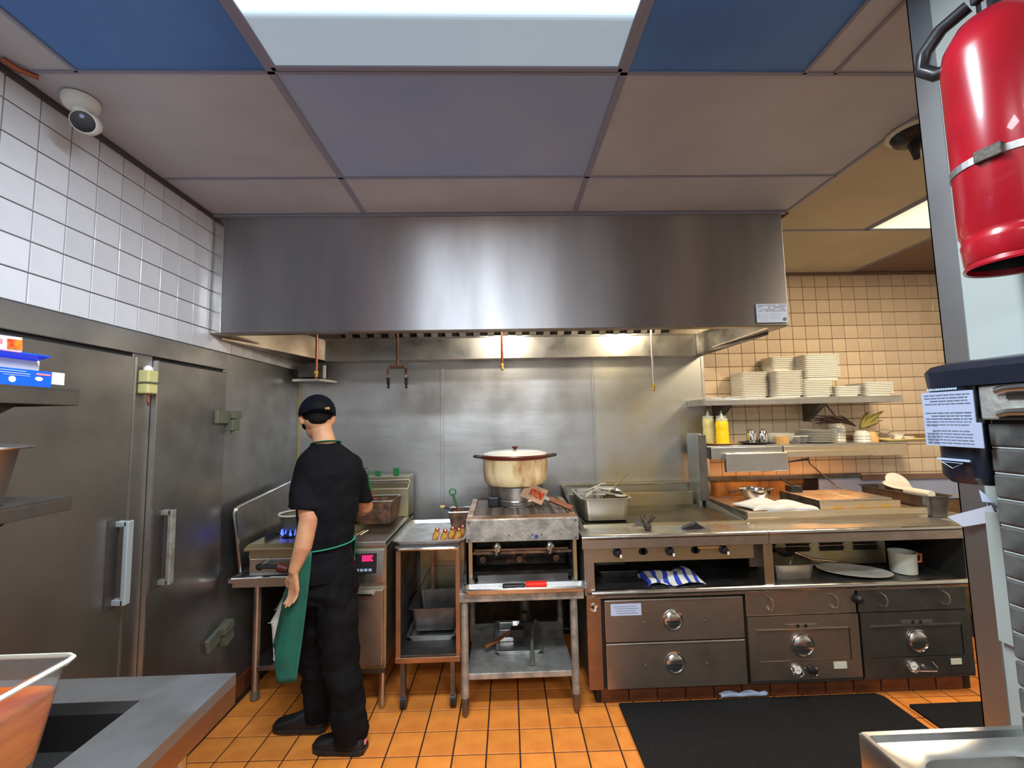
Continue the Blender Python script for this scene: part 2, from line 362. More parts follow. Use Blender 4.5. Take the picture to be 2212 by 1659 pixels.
def door_handle(d, y, z0, z1, s, m):
    b = B(); x = XL + .03
    b.box(x, x + .045, y - .014, y + .014, z1 - .022, z1); b.box(x, x + .045, y - .014, y + .014, z0, z0 + .022)
    b.box(x + .034, x + .052, y - .014, y + .014, z0, z1); P('handle', b, m, d, bevel=.003)
    P('strike_plate', box(XL + .030, XL + .034, y - .045 * s, y + .004, z0 - .01, z1 + .01), M['darksteel'], d)
door_handle(d1, 1.762, .875, 1.193, 1, mat('pale_handle_metal', lin((190, 206, 214)), .3, .6)); door_handle(d2, 1.985, .870, 1.190, 1, M['greysteel'])
def hinge(d, z, tilt=0):
    h = P('hinge', B().box(XL + .030, XL + .052, 2.300, 2.392, z - .035, z + .035).rot((XL + .04, 2.35, z), 'X', tilt), M['castgrey'], d, bevel=.004)
    P('knuckle', B().box(XL + .030, XL + .078, 2.392, 2.470, z - .008, z + .034).box(XL + .012, XL + .07, 2.40, 2.468, z - .075, z - .012).cyl((XL + .05, 2.43, z - .095), .010, .13).rot((XL + .04, 2.35, z), 'X', tilt), M['castgrey'], h, bevel=.003)
hinge(d2, 1.605); hinge(d2, .455, 14)
# old closer box on the post between the doors
t = T('latch_box', 'yellowed latch box with a white cap on post between the cold-room doors', 'latch', (XL + .012, 1.862, 1.70))
P('body', box(XL + .012, XL + .058, 1.838, 1.892, 1.700, 1.800), mat('yellowed_plastic', lin((196, 190, 130)), .5), t, bevel=.006)
P('band', box(XL + .012, XL + .061, 1.836, 1.894, 1.742, 1.750), M['castgrey'], t)
P('cap', B().lathe([(.018, 0), (.016, .014), (.006, .022)], (XL + .034, 1.864, 1.799), 14), M['white'], t, smooth=True)
P('hook', B().tube([(XL + .03, 1.875, 1.702), (XL + .03, 1.875, 1.665), (XL + .03, 1.881, 1.650)], .004), M['copper'], t)
# cove base along the left wall
bl = S('baseboard_left', box(XL - .01, XL + .006, 1.2, YB, 0, .12), M['groutfloor'], at=(XL, 0, 0))
ct = tile_mesh('cove_tile', .150, .112, .010, .002, M['quarrydark'], 'x')
for i in range(13): lay('tile', ct, bl, (XL + .006, 3.22 - .158 * i, .060))

# back wall: cream tile right of the hood, steel sheets behind the cooking line
wb = S('wall_back', box(XL - .12, XR + .1, YB + .004, YB + .12, 0, ZC + .06), M['groutwarm'], at=(0, YB, 0))
tb = tile_mesh('cream_wall_tile', .1025, .1025, .009, .0015, M['tilewarm'], 'y')
low = B()
for i in range(20):
    for k in range(-8, 10):
        x = 1.605 + .1065 * (i + .5); z = 1.729 + .1065 * (k + .5)
        if z > ZC - .02 or x > 3.72: continue
        if k >= -5: lay('tile', tb, wb, (x, YB + .004, z))
        else: low.box(x - .051, x + .051, YB - .003, YB + .004, z - .051, z + .051)
P('tile_field', low, M['tilewarm'], wb, kind='stuff')
seams = [XL + .002, -.449, .728, 1.600]
for a, c, m in zip(seams, seams[1:], ('wallsteel', 'wallsteel', 'greasesteel')):
    P('steel_panel', box(a + .002, c - .002, YB - .004, YB + .004, .10, 2.30), M[m], wb, bevel=.001)
P('shade_panel', box(XL + .006, 1.60, YB - .012, YB - .005, .02, .80), M['blackiron'], wb)  # black sheet stands in for the shade behind the equipment
for x in seams[1:3]: P('seam_strip', box(x - .012, x + .012, YB - .009, YB - .003, .10, 2.12), M['wallsteel'], wb, bevel=.002)
P('seam_strip', box(XL + .004, XL + .018, YB - .016, YB - .003, .10, 2.05), mat('pale_corner_bead', lin((176, 166, 128)), .4, .6), wb)
P('seam_strip', box(1.592, 1.612, YB - .009, YB + .002, .10, 2.60), M['steel'], wb)
S('wall_right', box(XR, XR + .1, YF, YB, 0, ZC), M['paint'])
S('wall_front', box(XL - .1, XR, YF - .1, YF, 0, ZC), M['paint'])

# ceiling: a grid of lay-in panels
ce = S('ceiling', box(XL - .12, XR + .1, YF - .1, YB + .12, ZC + .03, ZC + .10), M['void'], at=(0, 0, ZC))
cells = [  # x0, x1, y0, y1, material
 (XL, -1.335, .706, 1.315, 'ceil'), (-1.335, -.722, .706, 1.315, 'ceilblue'), (.430, 1.040, .706, 1.315, 'ceilblue'), (1.040, 1.145, .706, 1.315, 'ceil'), (1.145, 1.632, .706, 1.315, 'ceil'),
 (XL, -.722, 1.315, 1.921, 'ceil'), (-.722, .430, 1.315, 1.921, 'ceilpale'), (.430, 1.632, 1.315, 1.921, 'ceil'),
 (XL, -.722, 1.921, 2.40, 'ceil'), (-.722, .430, 1.921, 2.40, 'ceil'), (.430, 1.632, 1.921, 2.40, 'ceil'),
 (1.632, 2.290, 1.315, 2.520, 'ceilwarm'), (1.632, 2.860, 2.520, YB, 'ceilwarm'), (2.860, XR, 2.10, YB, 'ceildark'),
 (1.632, 2.290, .706, 1.315, 'ceilwarm'), (2.290, 2.860, .706, 1.300, 'ceilwarm'), (2.860, XR, .706, 2.10, 'ceilwarm'),
 (XL, -.722, .1, .706, 'ceil'), (-.722, .430, .1, .706, 'ceil'), (.430, 1.632, .1, .706, 'ceil'), (1.632, XR, .1, .706, 'ceilwarm'),
 (XL, .430, -.62, .1, 'ceil'), (.430, XR, -.62, .1, 'ceil'), (XL, .30, -1.6, -.62, 'ceil'), (1.5, XR, -1.6, -.62, 'ceil'), (.30, 1.5, -.92, -.62, 'ceil'), (XL, XR, YF, -1.6, 'ceil')]
for a, c, d, e, m in cells:
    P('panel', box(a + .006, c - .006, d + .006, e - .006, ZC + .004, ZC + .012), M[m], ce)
def bar(x0, x1, y0, y1): P('grid_bar', box(x0, x1, y0, y1, ZC - .001, ZC + .010), M['tbar'], ce)
for x in (-.722, .430): bar(x - .012, x + .012, .10, 2.30)
bar(-1.341, -1.329, .706, 1.315); bar(1.034, 1.046, .706, 1.315); bar(1.139, 1.151, .706, 1.315); bar(1.624, 1.640, .1, YB)
bar(2.284, 2.296, .706, 2.52); bar(2.852, 2.866, .706, YB)
for x0, x1, y in ((XL, 1.632, 1.315), (XL, 1.632, 1.921), (XL, 1.632, .706), (1.632, 2.86, 2.52), (2.86, XR, 2.10), (1.632, XR, .706), (XL, XR, .10), (XL, XR, -.62)):
    bar(x0, x1, y - .006, y + .006)
S('trim_6', box(XL, 1.62, 2.262, 2.278, ZC - .012, ZC + .0), M['tbar'])
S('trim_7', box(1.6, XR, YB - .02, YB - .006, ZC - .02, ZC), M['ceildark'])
S('trim_8', box(1.634, 1.645, 2.28, YB, ZC - .010, ZC), M['groutwarm'])

# troffer fixtures
def fixture(x0, x1, y0, y1, lens, label):
    t = T('ceiling_light', label, 'light', ((x0 + x1) / 2, (y0 + y1) / 2, ZC))
    f = B()
    f.box(x0, x1, y0, y0 + .018, ZC - .006, ZC + .02).box(x0, x1, y1 - .018, y1, ZC - .006, ZC + .02).box(x0, x0 + .018, y0, y1, ZC - .006, ZC + .02).box(x1 - .018, x1, y0, y1, ZC - .006, ZC + .02)
    P('frame', f, M['tbar'], t, bevel=.003)
    P('diffuser', box(x0 + .016, x1 - .016, y0 + .016, y1 - .016, ZC, ZC + .006), M[lens], t); return t
fixture(-.712, .420, .712, 1.303, 'lens_main', 'large bluish ceiling light panel at the top of the picture above the hood')
fixture(2.296, 2.852, 1.310, 2.514, 'lens_right', 'pale yellow ceiling light panel right of the hood beside the door post')
fixture(.31, 1.49, -1.59, -.93, 'lens_right', 'unseen ceiling light panel added for fill overhead behind the photographer')  # panel added out of view around a rear fill lamp

# ------------------------------------------------------------------ partition end at the right, close to the photographer
XW = 1.10
S('wall_partition', box(XW, XW + .12, .30, 1.014, 0, ZC), M['board'], at=(XW, .65, 0))
S('trim_9', B().box(XW - .003, XW, .962, 1.017, .0, ZC - .001).box(XW - .003, XW + .123, 1.014, 1.017, 0, ZC - .001), M['wallsteel'])
S('trim_16', box(XW - .012, XW - .003, .930, .958, 1.05, 1.33), M['board'], bevel=.001)
wt = S('wall_tiled_block', box(.972, XW, .30, .826, .909, 1.536), M['grout'])
b = B().loft([[(x, y, z) for y, z in ((-.035, -.0225), (.030, -.0225), (.030, .0225), (-.035, .0225))] for x in (0, -.008)])
bmesh.ops.recalc_face_normals(b.bm, faces=b.bm.faces)
me = bpy.data.meshes.new('grey_tile'); b.bm.to_mesh(me); b.bm.free(); me.materials.append(M['tilegrey'])
for k in range(12):
    for i in range(4):
        o = lay('tile', me, wt, (.972, .796 - .068 * i, 1.508 - .0495 * k)); q = o.modifiers.new('bevel', 'BEVEL'); q.width = .006; q.segments = 2
    P('grout_line', box(.9665, .972, .60, .824, 1.508 - .0495 * k - .0262, 1.508 - .0495 * k - .0235), M['board'], wt)
# ------------------------------------------------------------------ extraction hood
HX0, HX1, HY, HZ = XL + .014, 1.603, 2.28, 2.048
h = T('range_hood', 'long stainless steel extraction hood over the whole cooking line', 'hood', ((HX0 + HX1) / 2, 2.8, HZ))
P('front_panel', box(HX0, HX1, HY, HY + .012, HZ, ZC - .004), M['hood'], h, bevel=.004)
P('end_trim', B().box(HX0 - .004, HX0 + .050, HY - .004, HY, HZ, ZC - .02), M['cleansteel'], h, bevel=.002)
P('end_panel', box(HX1 - .012, HX1, HY + .012, YB - .012, HZ - .004, ZC - .004), M['brownsteel'], h)
P('end_panel', box(HX0, HX0 + .012, HY + .012, YB - .012, HZ - .004, ZC - .004), M['brownsteel'], h)
P('top_panel', box(HX0 + .012, HX1 - .012, HY + .012, YB - .012, ZC - .03, ZC - .01), M['darksteel'], h)
P('rim_gutter', B().box(HX0 + .012, HX1 - .012, HY + .012, HY + .060, HZ - .004, HZ + .006).box(HX1 - .075, HX1 - .012, HY + .06, YB - .14, HZ - .004, HZ + .006).box(HX0 + .012, HX0 + .075, HY + .06, YB - .14, HZ - .004, HZ + .006), M['brownsteel'], h, bevel=.002)
P('grease_trough', box(-1.30, 1.505, YB - .125, YB - .012, HZ - .028, 2.190), M['steel'], h, bevel=.004)
P('trough_lip', box(-1.30, 1.505, YB - .135, YB - .125, 2.183, 2.195), M['cleansteel'], h)
P('corner_fill', B().prism([(HX0 + .012, YB - .012), (HX0 + .012, 2.35), (-1.30, YB - .125), (-1.30, YB - .012)], 'z', HZ - .02, 2.183), M['brownsteel'], h)
P('corner_fill', B().prism([(HX1 - .012, YB - .012), (HX1 - .012, 2.45), (1.505, YB - .125), (1.505, YB - .012)], 'z', HZ - .02, 2.183), M['darksteel'], h)
P('filter_back', B().prism([(3.20, 2.20), (2.80, 2.60), (2.83, 2.63), (3.24, 2.23)], 'x', -1.18, 1.30), M['void'], h)
bf0 = None
for i in range(23):
    x = -1.14 + .1055 * i
    b = B().prism([(3.185, 2.190), (2.78, 2.595), (2.79, 2.605), (3.195, 2.20)], 'x', x, x + .048)
    if bf0 is None: bf0 = P('baffle', b, M['steel'], h, at=(x, 3.1, 2.2))
    else: b.bm.free(); c = clone(bf0, bf0.location + Vector((.1055 * i, 0, 0)))
for x in (.05, 1.08):
    l = P('hood_lamp', B().lathe([(.03, 0), (.055, .03), (.055, .07), (.03, .12)], (x, 2.72, 2.36), 16), M['lampglass'], h, smooth=True)
    P('lamp_cage', B().lathe([(.065, .09), (.07, .13), (.03, .16)], (x, 2.72, 2.36), 16), M['castgrey'], l)
def sticker_lines(name, x0, x1, y, z1, rows, parent, m, seed=1, step=.006, th=.0022):
    rnd = random.Random(seed); b = B()
    for r in range(rows):
        x = x0
        while x < x1 - .004:
            w = rnd.uniform(.004, .016); w = min(w, x1 - x)
            if rnd.random() < .85: b.box(x, x + w, y - .0006, y, z1 - r * step - th, z1 - r * step)
            x += w + .003
    return P(name, b, m, parent)
st = P('notice_sticker', box(1.418, 1.590, HY - .0075, HY - .004, 2.062, 2.166), M['paper'], h)
sticker_lines('print', 1.428, 1.582, HY - .0075, 2.160, 5, st, M['ink'], 3, .008, .003)
sticker_lines('print', 1.424, 1.480, HY - .0075, 2.112, 5, st, M['palegrey'], 5, .009, .002); sticker_lines('print', 1.50, 1.56, HY - .0075, 2.112, 4, st, M['palegrey'], 6, .009, .002)
P('round_mark', B().lathe([(.010, 0), (.010, .001)], (1.573, HY - .009, 2.080), 16, 'y'), M['ink'], st)

# suppression pipes hanging out of the hood
def nozzle(x, y, z, label, m, fork=0):
    t = T('nozzle_pipe', label, 'pipe', (x, y, z), 'fire suppression pipes under the hood')
    P('pipe', B().tube([(x, y, 2.64), (x, y, z + .03)], .0085, 10), m, t, smooth=True)
    if fork:
        P('fork', B().tube([(x - .060, y, z - .045), (x - .060, y, z + .008), (x - .048, y, z + .026), (x + .048, y, z + .026), (x + .060, y, z + .008), (x + .060, y, z - .045)], .010, 8), M['rust'], t)
        for s in (-1, 1):
            P('nozzle', B().lathe([(.013, 0), (.013, -.02), (.008, -.024), (.012, -.03), (.012, -.05), (.006, -.056), (.009, -.065), (.007, -.08)], (x + .060 * s, y, z - .04), 10), M['blackiron'], t)
            P('fitting', B().lathe([(.015, 0), (.015, -.018)], (x + .060 * s, y, z - .028), 6), M['chrome'], t)
    else: P('nozzle', B().lathe([(.011, .03), (.013, .028), (.013, .008), (.008, .004), (.010, -.008), (.005, -.022)], (x, y, z), 10), M['brass'], t)
    return t
nozzle(-1.235, 2.9, 1.885, 'suppression pipe with brass tip in front of the corner bracket', M['copper'])
nozzle(-.692, 2.9, 1.905, 'suppression pipe ending in a two-pronged rusty fork', M['rust'], 1)
nozzle(.019, 2.9, 1.915, 'short copper suppression pipe above the big stained pot', M['copper'])
nozzle(1.055, 2.9, 1.755, 'long grey suppression pipe above the griddle', M['steel'])
t = T('corner_bracket', 'small steel bracket box in the corner under the left end of the hood', 'bracket', (-1.37, 3.18, 1.86))
P('box', box(-1.475, -1.33, 3.16, 3.31, 1.90, 2.005), M['darksteel'], t, bevel=.004)
P('tray', B().prism([(-1.48, 3.306), (-1.50, 3.12), (-1.30, 3.12), (-1.25, 3.306)], 'z', 1.868, 1.885), M['steel'], t)
P('pin', box(-1.290, -1.275, 3.14, 3.16, 1.89, 1.985), M['white'], t)

# ------------------------------------------------------------------ cook station: drawers, ovens, griddle counter
F = 2.42
t = T('refrigerated_base', 'low steel refrigerated base with two wide drawers under the griddle', 'refrigerator', (.90, 2.86, .0))
P('body', box(.462, 1.322, F + .03, 3.27, .100, .585), M['darksteel'], t)
P('side_frame', box(.452, .532, F - .002, F + .030, .100, .592), M['copperpan'], t, bevel=.003)
P('gap_shade_strip', box(.532, .548, F + .012, F + .034, .100, .585), M['void'], t)  # black strip stands in for the shaded gap beside the drawers
P('round_lock', B().lathe([(.020, 0), (.022, -.006), (.016, -.010), (.010, -.007)], (.492, F - .002, .528), 18, 'y'), M['chrome'], t, smooth=True)
for x in (.50, 1.26):
    for y in (2.60, 3.20): P('foot', B().cyl((x, y, 0), .018, .101), M['darksteel'], t, smooth=True)
def pull(x, z, r, parent, bright=True):
    p = P('recessed_pull', B().lathe([(r + .007, -.001), (r + .006, -.007), (r, -.008), (r - .004, -.002)], (x, F - .0, z), 28, 'y', cap1=False), M['chrome'], parent, smooth=True)
    c = B(); seg = 24
    rings = [[(x + rr_ * cos(2 * pi * i / seg), F - .001 + d, z + rr_ * sin(2 * pi * i / seg)) for i in range(seg)] for rr_, d in ((r - .003, -.004), (r * .85, -.009), (r * .55, -.014), (.002, -.016))]
    c.loft(rings, False, True); P('cup', c, M['cleansteel'], p, smooth=True)
    P('finger_bar', box(x - r + .010, x + r - .010, F - .0175, F - .001, z - .006, z + .001), M['black'] if bright else M['void'], p, bevel=.001)
def drawer(z0, z1, pz):
    d = P('drawer', box(.550, 1.318, F - .004, F + .03, z0, z1), M['brownsteel'], t, bevel=.004)
    pull(.922, pz, .050, d)
    P('top_lip', box(.556, 1.312, F - .008, F - .004, z1 - .010, z1 - .001), M['steel'], d, bevel=.002)
    for x in (.76, 1.10): P('rivet', B().lathe([(.006, -.004), (.004, -.0065)], (x, F, pz - .01), 8, 'y'), M['darksteel'], d)
    return d
d = drawer(.342, .563, .449); drawer(.100, .336, .226)
s = P('handwritten_label', box(.582, .750, F - .008, F - .004, .482, .543), M['paper'], d, bevel=.001)
sb = B(); rnd = random.Random(4)
for r in range(4):
    x = .60 + .006 * r
    while x < .715 + .01 * (r % 2):
        w = rnd.uniform(.006, .014); sb.tube([(x, F - .0085, .533 - .012 * r), (x + w * .3, F - .0085, .528 - .012 * r), (x + w * .6, F - .0085, .534 - .012 * r), (x + w, F - .0085, .529 - .012 * r)], .0009, 4); x += w + .003
P('handwriting', sb, M['ink'], s)

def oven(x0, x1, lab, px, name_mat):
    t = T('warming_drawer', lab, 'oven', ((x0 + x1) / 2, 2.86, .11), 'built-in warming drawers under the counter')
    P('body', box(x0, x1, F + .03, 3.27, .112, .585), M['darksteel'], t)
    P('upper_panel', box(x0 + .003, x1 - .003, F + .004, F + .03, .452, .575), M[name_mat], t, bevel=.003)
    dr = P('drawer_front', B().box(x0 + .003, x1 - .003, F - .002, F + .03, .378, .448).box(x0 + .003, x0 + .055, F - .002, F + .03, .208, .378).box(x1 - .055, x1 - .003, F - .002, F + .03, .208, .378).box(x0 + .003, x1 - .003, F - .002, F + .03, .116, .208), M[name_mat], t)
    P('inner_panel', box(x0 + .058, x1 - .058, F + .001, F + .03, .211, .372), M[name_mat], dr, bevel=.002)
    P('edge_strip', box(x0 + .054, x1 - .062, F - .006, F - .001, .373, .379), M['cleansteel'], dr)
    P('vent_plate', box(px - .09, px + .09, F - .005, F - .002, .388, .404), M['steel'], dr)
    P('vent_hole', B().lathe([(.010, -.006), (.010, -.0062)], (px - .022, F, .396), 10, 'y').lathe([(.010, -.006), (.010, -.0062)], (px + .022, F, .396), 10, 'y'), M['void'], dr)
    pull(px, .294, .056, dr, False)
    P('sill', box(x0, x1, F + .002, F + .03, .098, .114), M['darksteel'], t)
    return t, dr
t1, dr = oven(1.334, 1.962, 'warming drawer beside the two wide drawers, brown front with dial and knob', 1.637, 'brownsteel')
def gauge(x, z, dr):
    g = P('gauge', B().lathe([(.024, -.002), (.024, -.012), (.021, -.014)], (x, F, z), 20, 'y'), M['chrome'], dr, smooth=True)
    P('gauge_face', B().lathe([(.0195, -.0142), (.0195, -.0148)], (x, F, z), 20, 'y'), M['white'], g)
    P('needle', B().box(x - .010, x + .010, F - .016, F - .015, z - .001, z + .001).rot((x, F, z), 'Y', 10), M['black'], g)
    P('guard_ring', B().tube([(x - .030, F - .003, z + .004), (x - .026, F - .02, z - .022), (x, F - .024, z - .030), (x + .026, F - .02, z - .022), (x + .030, F - .003, z + .004)], .0025, 6), M['chrome'], g)
gauge(1.592, .170, dr)
k = P('knob', B().lathe([(.024, -.002), (.024, -.014), (.018, -.018), (.017, -.034), (.010, -.036)], (1.669, F, .170), 18, 'y'), M['black'], dr, smooth=True)
P('pointer', box(1.682, 1.689, F - .034, F - .016, .160, .182), M['chrome'], k)
P('guard_ring', B().tube([(1.640, F - .003, .174), (1.645, F - .02, .146), (1.669, F - .024, .138), (1.695, F - .02, .146), (1.702, F - .003, .174)], .0025, 6), M['chrome'], dr)
P('rating_plate', box(1.800, 1.872, F - .006, F - .003, .166, .200), M['offwhite'], dr)
t2, dr2 = oven(1.970, 2.600, 'shadowed warming drawer at the right end of the counter', 2.287, 'darksteel')  # shade at this end is put into the darker steel front
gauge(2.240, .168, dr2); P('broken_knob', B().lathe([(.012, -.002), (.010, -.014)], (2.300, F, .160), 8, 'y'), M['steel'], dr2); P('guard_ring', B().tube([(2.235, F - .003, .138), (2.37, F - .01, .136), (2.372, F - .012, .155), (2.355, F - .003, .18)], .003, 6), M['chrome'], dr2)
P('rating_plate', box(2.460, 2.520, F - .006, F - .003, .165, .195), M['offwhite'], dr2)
for t, xs in ((t1, (1.466, 1.829)), (t2, (2.105, 2.46))):
    for x in xs: P('handle_loop', B().tube([(x, F + .006, .556), (x + .004, F - .022, .545), (x + .010, F - .026, .515), (x + .003, F - .020, .490), (x, F + .004, .482)], .004, 6), M['steel'], t, smooth=True)
P('knob', B().lathe([(.026, 0), (.026, -.015), (.018, -.03), (.012, -.04)], (1.962, F + .003, .530), 14, 'y'), M['black'], t1, smooth=True)
for x, y in ((1.40, 3.2), (1.9, 3.2)): P('foot', B().cyl((x, y, 0), .018, .113), M['darksteel'], t1)
for x, y in ((2.05, 3.2), (2.5, 3.2)): P('foot', B().cyl((x, y, 0), .018, .113), M['darksteel'], t2)
# tiled kerb under the units
kb = S('trim_11', box(.50, 2.62, 2.476, 3.20, 0, .094), M['groutfloor'])
kt = tile_mesh('kerb_tile', .150, .086, .006, .0015, M['quarrydark'], 'y')
for i in range(13): lay('tile', kt, kb, (.60 + .158 * i, 2.476, .047))

# counter above them: ledge, uprights, upper deck with rolled front edge
t = T('cooking_counter', 'long stainless counter with rolled front edge, open ledge and griddle controls', 'counter', (1.53, 2.85, .587))
P('ledge', B().box(.458, 2.604, F, 3.27, .586, .606), M['darksteel'], t)
P('rolled_rail', B().tube([(.480, F - .004, .603), (2.608, F - .004, .603)], .019, 14), M['cleansteel'], t, smooth=True)
P('rail_skirt', box(.458, 2.604, F - .006, F + .010, .575, .594), M['brownsteel'], t)
P('back_panel', box(.458, 2.604, 2.96, 2.97, .606, .86), M['darksteel'], t)
P('side_panel', box(.446, .458, F, 3.27, .592, .90), M['brownsteel'], t)
P('side_panel', box(2.604, 2.612, F, 3.27, .592, .88), M['darksteel'], t)
P('corner_post', box(.458, .502, F - .002, F + .03, .606, .848), M['brownsteel'], t, bevel=.002)
P('divider_post', box(1.452, 1.506, F - .002, 2.50, .606, .845), M['yellowsteel'], t, bevel=.003)
cp = P('control_panel', box(.500, 1.400, F + .002, F + .02, .762, .850), M['yellowsteel'], t, bevel=.002)
P('panel_return', box(1.40, 1.452, F + .05, F + .07, .70, .850), M['darksteel'], t)
for x in (.632, .924, 1.227):
    k = P('knob', B().lathe([(.024, 0), (.024, -.008), (.018, -.012), (.017, -.032), (.008, -.034)], (x, F + .002, .816), 16, 'y'), M['black'], cp, smooth=True)
    P('marker', box(x + .006, x + .016, F - .034, F - .030, .796, .812), M['white'], k)
for x in (.776, 1.070):
    P('slot', B().lathe([(.019, -.0006), (.019, -.001)], (x - .006, F + .001, .816), 14, 'y').lathe([(.019, -.0006), (.019, -.001)], (x + .008, F + .001, .816), 14, 'y'), M['void'], cp)
P('clip', box(1.082, 1.20, F - .012, F, .826, .838), M['tan'], cp)
def deck(x0, x1, mt):
    P('deck', B().box(x0, x1, 2.395, 2.575, .900, .920), M[mt], t, bevel=.002)
    P('rolled_edge', B().tube([(x0, 2.397, .905), (x1, 2.397, .905)], .0155, 14), M['cleansteel'], t, smooth=True)
    P('front_band', box(x0, x1, 2.386, 2.396, .846, .902), M['brownsteel'], t, bevel=.002)
deck(.432, 1.468, 'steel'); deck(1.471, 2.600, 'steel')
P('end_cap', B().lathe([(.0155, 0), (.012, .006), (.004, .010)], (2.600, 2.397, .905), 14, 'x'), M['cleansteel'], t, smooth=True)
P('deck_rear', box(1.471, 2.66, 2.575, 3.27, .880, .905), M['steel'], t)
# louvred back panel behind the right ledge
lv = P('louvre_panel', box(1.52, 2.40, 2.70, 2.705, .62, .855), M['yellowsteel'], t)
for c_ in range(4):
    for r in range(4):
        x = 1.55 + .215 * c_; z = .835 - .034 * r
        P('louvre', B().prism([(2.70, z), (2.684, z - .012), (2.70, z - .020)], 'x', x, x + .150), M['darksteel'], lv); P('louvre_slot', box(x, x + .15, 2.6985, 2.70, z - .030, z - .019), M['void'], lv)

# griddle
g = T('flat_griddle', 'seasoned flat-top griddle with tall steel splash at the back', 'griddle', (.95, 2.9, .87))
P('plate', box(.500, 1.452, 2.580, 3.16, .880, .918), M['griddle'], g, bevel=.003)
P('front_ledge', box(.470, 1.462, 2.576, 2.590, .905, .930), M['yellowsteel'], g)
P('low_splash', B().prism([(3.16, .90), (3.16, 1.005), (3.175, 1.010), (3.20, .90)], 'x', .470, 1.400), M['yellowsteel'], g)
P('high_splash', box(.448, 1.440, 3.270, 3.300, .90, 1.058), M['greasesteel'], g, bevel=.002)
P('splash_cap', box(.446, 1.442, 3.255, 3.302, 1.056, 1.064), M['yellowsteel'], g)
P('left_guard', B().prism([(2.47, .86), (2.47, .925), (2.62, .955), (3.16, 1.040), (3.27, 1.060), (3.27, .88)], 'x', .448, .470), M['darksteel'], g, bevel=.002)
P('right_guard', B().prism([(2.56, .88), (2.56, .925), (2.80, .945), (3.08, .965), (3.08, .88)], 'x', 1.452, 1.468), M['steel'], g, bevel=.002)
t = T('tall_splash_panel', 'tall dented steel splash panel standing between griddle and hot counter', 'panel', (1.44, 3.15, .905))
P('panel', B().prism([(3.02, .966), (3.02, 1.415), (3.04, 1.435), (3.24, 1.430), (3.255, 1.41), (3.255, .906), (3.09, .906), (3.09, .966)], 'x', 1.418, 1.440), M['wallsteel'], t, bevel=.003)
P('folded_edge', box(1.400, 1.452, 3.012, 3.024, .968, 1.425), M['darksteel'], t, bevel=.002)
# ------------------------------------------------------------------ charbroiler on its stand
t = T('equipment_stand', 'scuffed galvanised stand with lower shelf under the charbroiler', 'table', (.09, 2.70, 0))
P('table_top', B().box(-.240, .432, 2.375, 3.02, .592, .640), M['greysteel'], t, bevel=.004)
P('shelf', B().box(-.200, .372, 2.41, 2.98, .180, .212), M['greysteel'], t, bevel=.004)
for x, y in ((-.212, 2.405), (.378, 2.405), (-.212, 2.99), (.378, 2.99)):
    l = P('leg', B().cyl((x, y, .09), .0205, .503, seg=14), M['greysteel'], t, smooth=True)
    P('foot', B().lathe([(.010, 0), (.016, .02), (.021, .045), (.021, .10)], (x, y, 0), 14), M['darksteel'], l, smooth=True)
c = T('charbroiler', 'dirty steel charbroiler with round knobs and open front', 'grill', (.11, 2.7, .64))
P('feet', B().cyl((-.17, 2.46, .64), .014, .04).cyl((.39, 2.46, .64), .014, .04).cyl((-.17, 2.96, .64), .014, .04).cyl((.39, 2.96, .64), .014, .04), M['darksteel'], c)
P('side_panel', box(-.200, -.188, 2.424, 3.05, .672, 1.005), M['greysteel'], c)
P('side_panel', box(.408, .420, 2.424, 3.05, .672, 1.005), M['greysteel'], c)
P('back_panel', box(-.188, .408, 3.04, 3.05, .672, 1.02), M['darksteel'], c)
P('base_pan', box(-.188, .408, 2.50, 3.04, .672, .680), M['blackiron'], c)
f = P('fascia', box(-.201, .421, 2.414, 2.424, .892, 1.012), M['greysteel'], c, bevel=.003)
for x in (-.185, .405):
    for z in (.905, .998): P('rivet', B().lathe([(.006, 0), (.004, -.003)], (x, 2.414, z), 8, 'y'), M['darksteel'], f)
P('badge', B().lathe([(.010, 0), (.010, -.002)], (.186, 2.414, .915), 14, 'y'), mat('blue_badge', lin((40, 60, 150)), .4), f)
for x in (.035, .165, .215): P('screw', B().lathe([(.005, 0), (.004, -.002)], (x, 2.414, .925), 8, 'y'), M['darksteel'], f)
P('front_post', box(-.200, -.168, 2.424, 2.45, .672, .892), M['yellowsteel'], c); P('front_post', box(.388, .420, 2.424, 2.45, .672, .892), M['yellowsteel'], c)
P('crossbar', box(-.168, .388, 2.47, 2.49, .810, .822), M['rust'], c); P('crossbar', box(-.168, .388, 2.60, 2.63, .785, .800), M['copperpan'], c)
P('heat_shield', box(-.16, .38, 2.66, 2.67, .69, .88), M['blackiron'], c)
for i in range(3):
    x = -.115 + .21 * i; P('burner', B().cyl((x, 2.52, .765), .018, .46, 'y', 10), M['rust'], c)
P('brick_plate', B().box(.02, .14, 2.652, 2.66, .70, .775), M['rust'], c)
for x in (-.030, .262):
    k = P('knob', B().lathe([(.026, 0), (.026, -.012), (.022, -.020), (.020, -.030), (.012, -.034)], (x, 2.44, .858), 18, 'y'), M['cleansteel'], c, smooth=True)
    P('grip', B().box(x - .006, x + .006, 2.390, 2.412, .826, .880).rot((x, 2.4, .858), 'Y', 12), M['castgrey'], k, bevel=.002)
P('top_frame', B().box(-.201, .421, 2.424, 2.515, .998, 1.014).box(-.201, -.165, 2.515, 3.04, .990, 1.016).box(.385, .421, 2.515, 3.04, .990, 1.016), M['copperpan'], c, bevel=.002)
gb = None
for i in range(12):
    y = 2.53 + .043 * i
    if gb is None: gb = P('grate_bar', box(-.163, .383, y, y + .013, 1.002, 1.012), M['grate'], c)
    else: clone(gb, gb.location + Vector((0, .043 * i, 0)))
P('ember_bed', box(-.16, .38, 2.52, 3.03, .955, .965), M['void'], c)
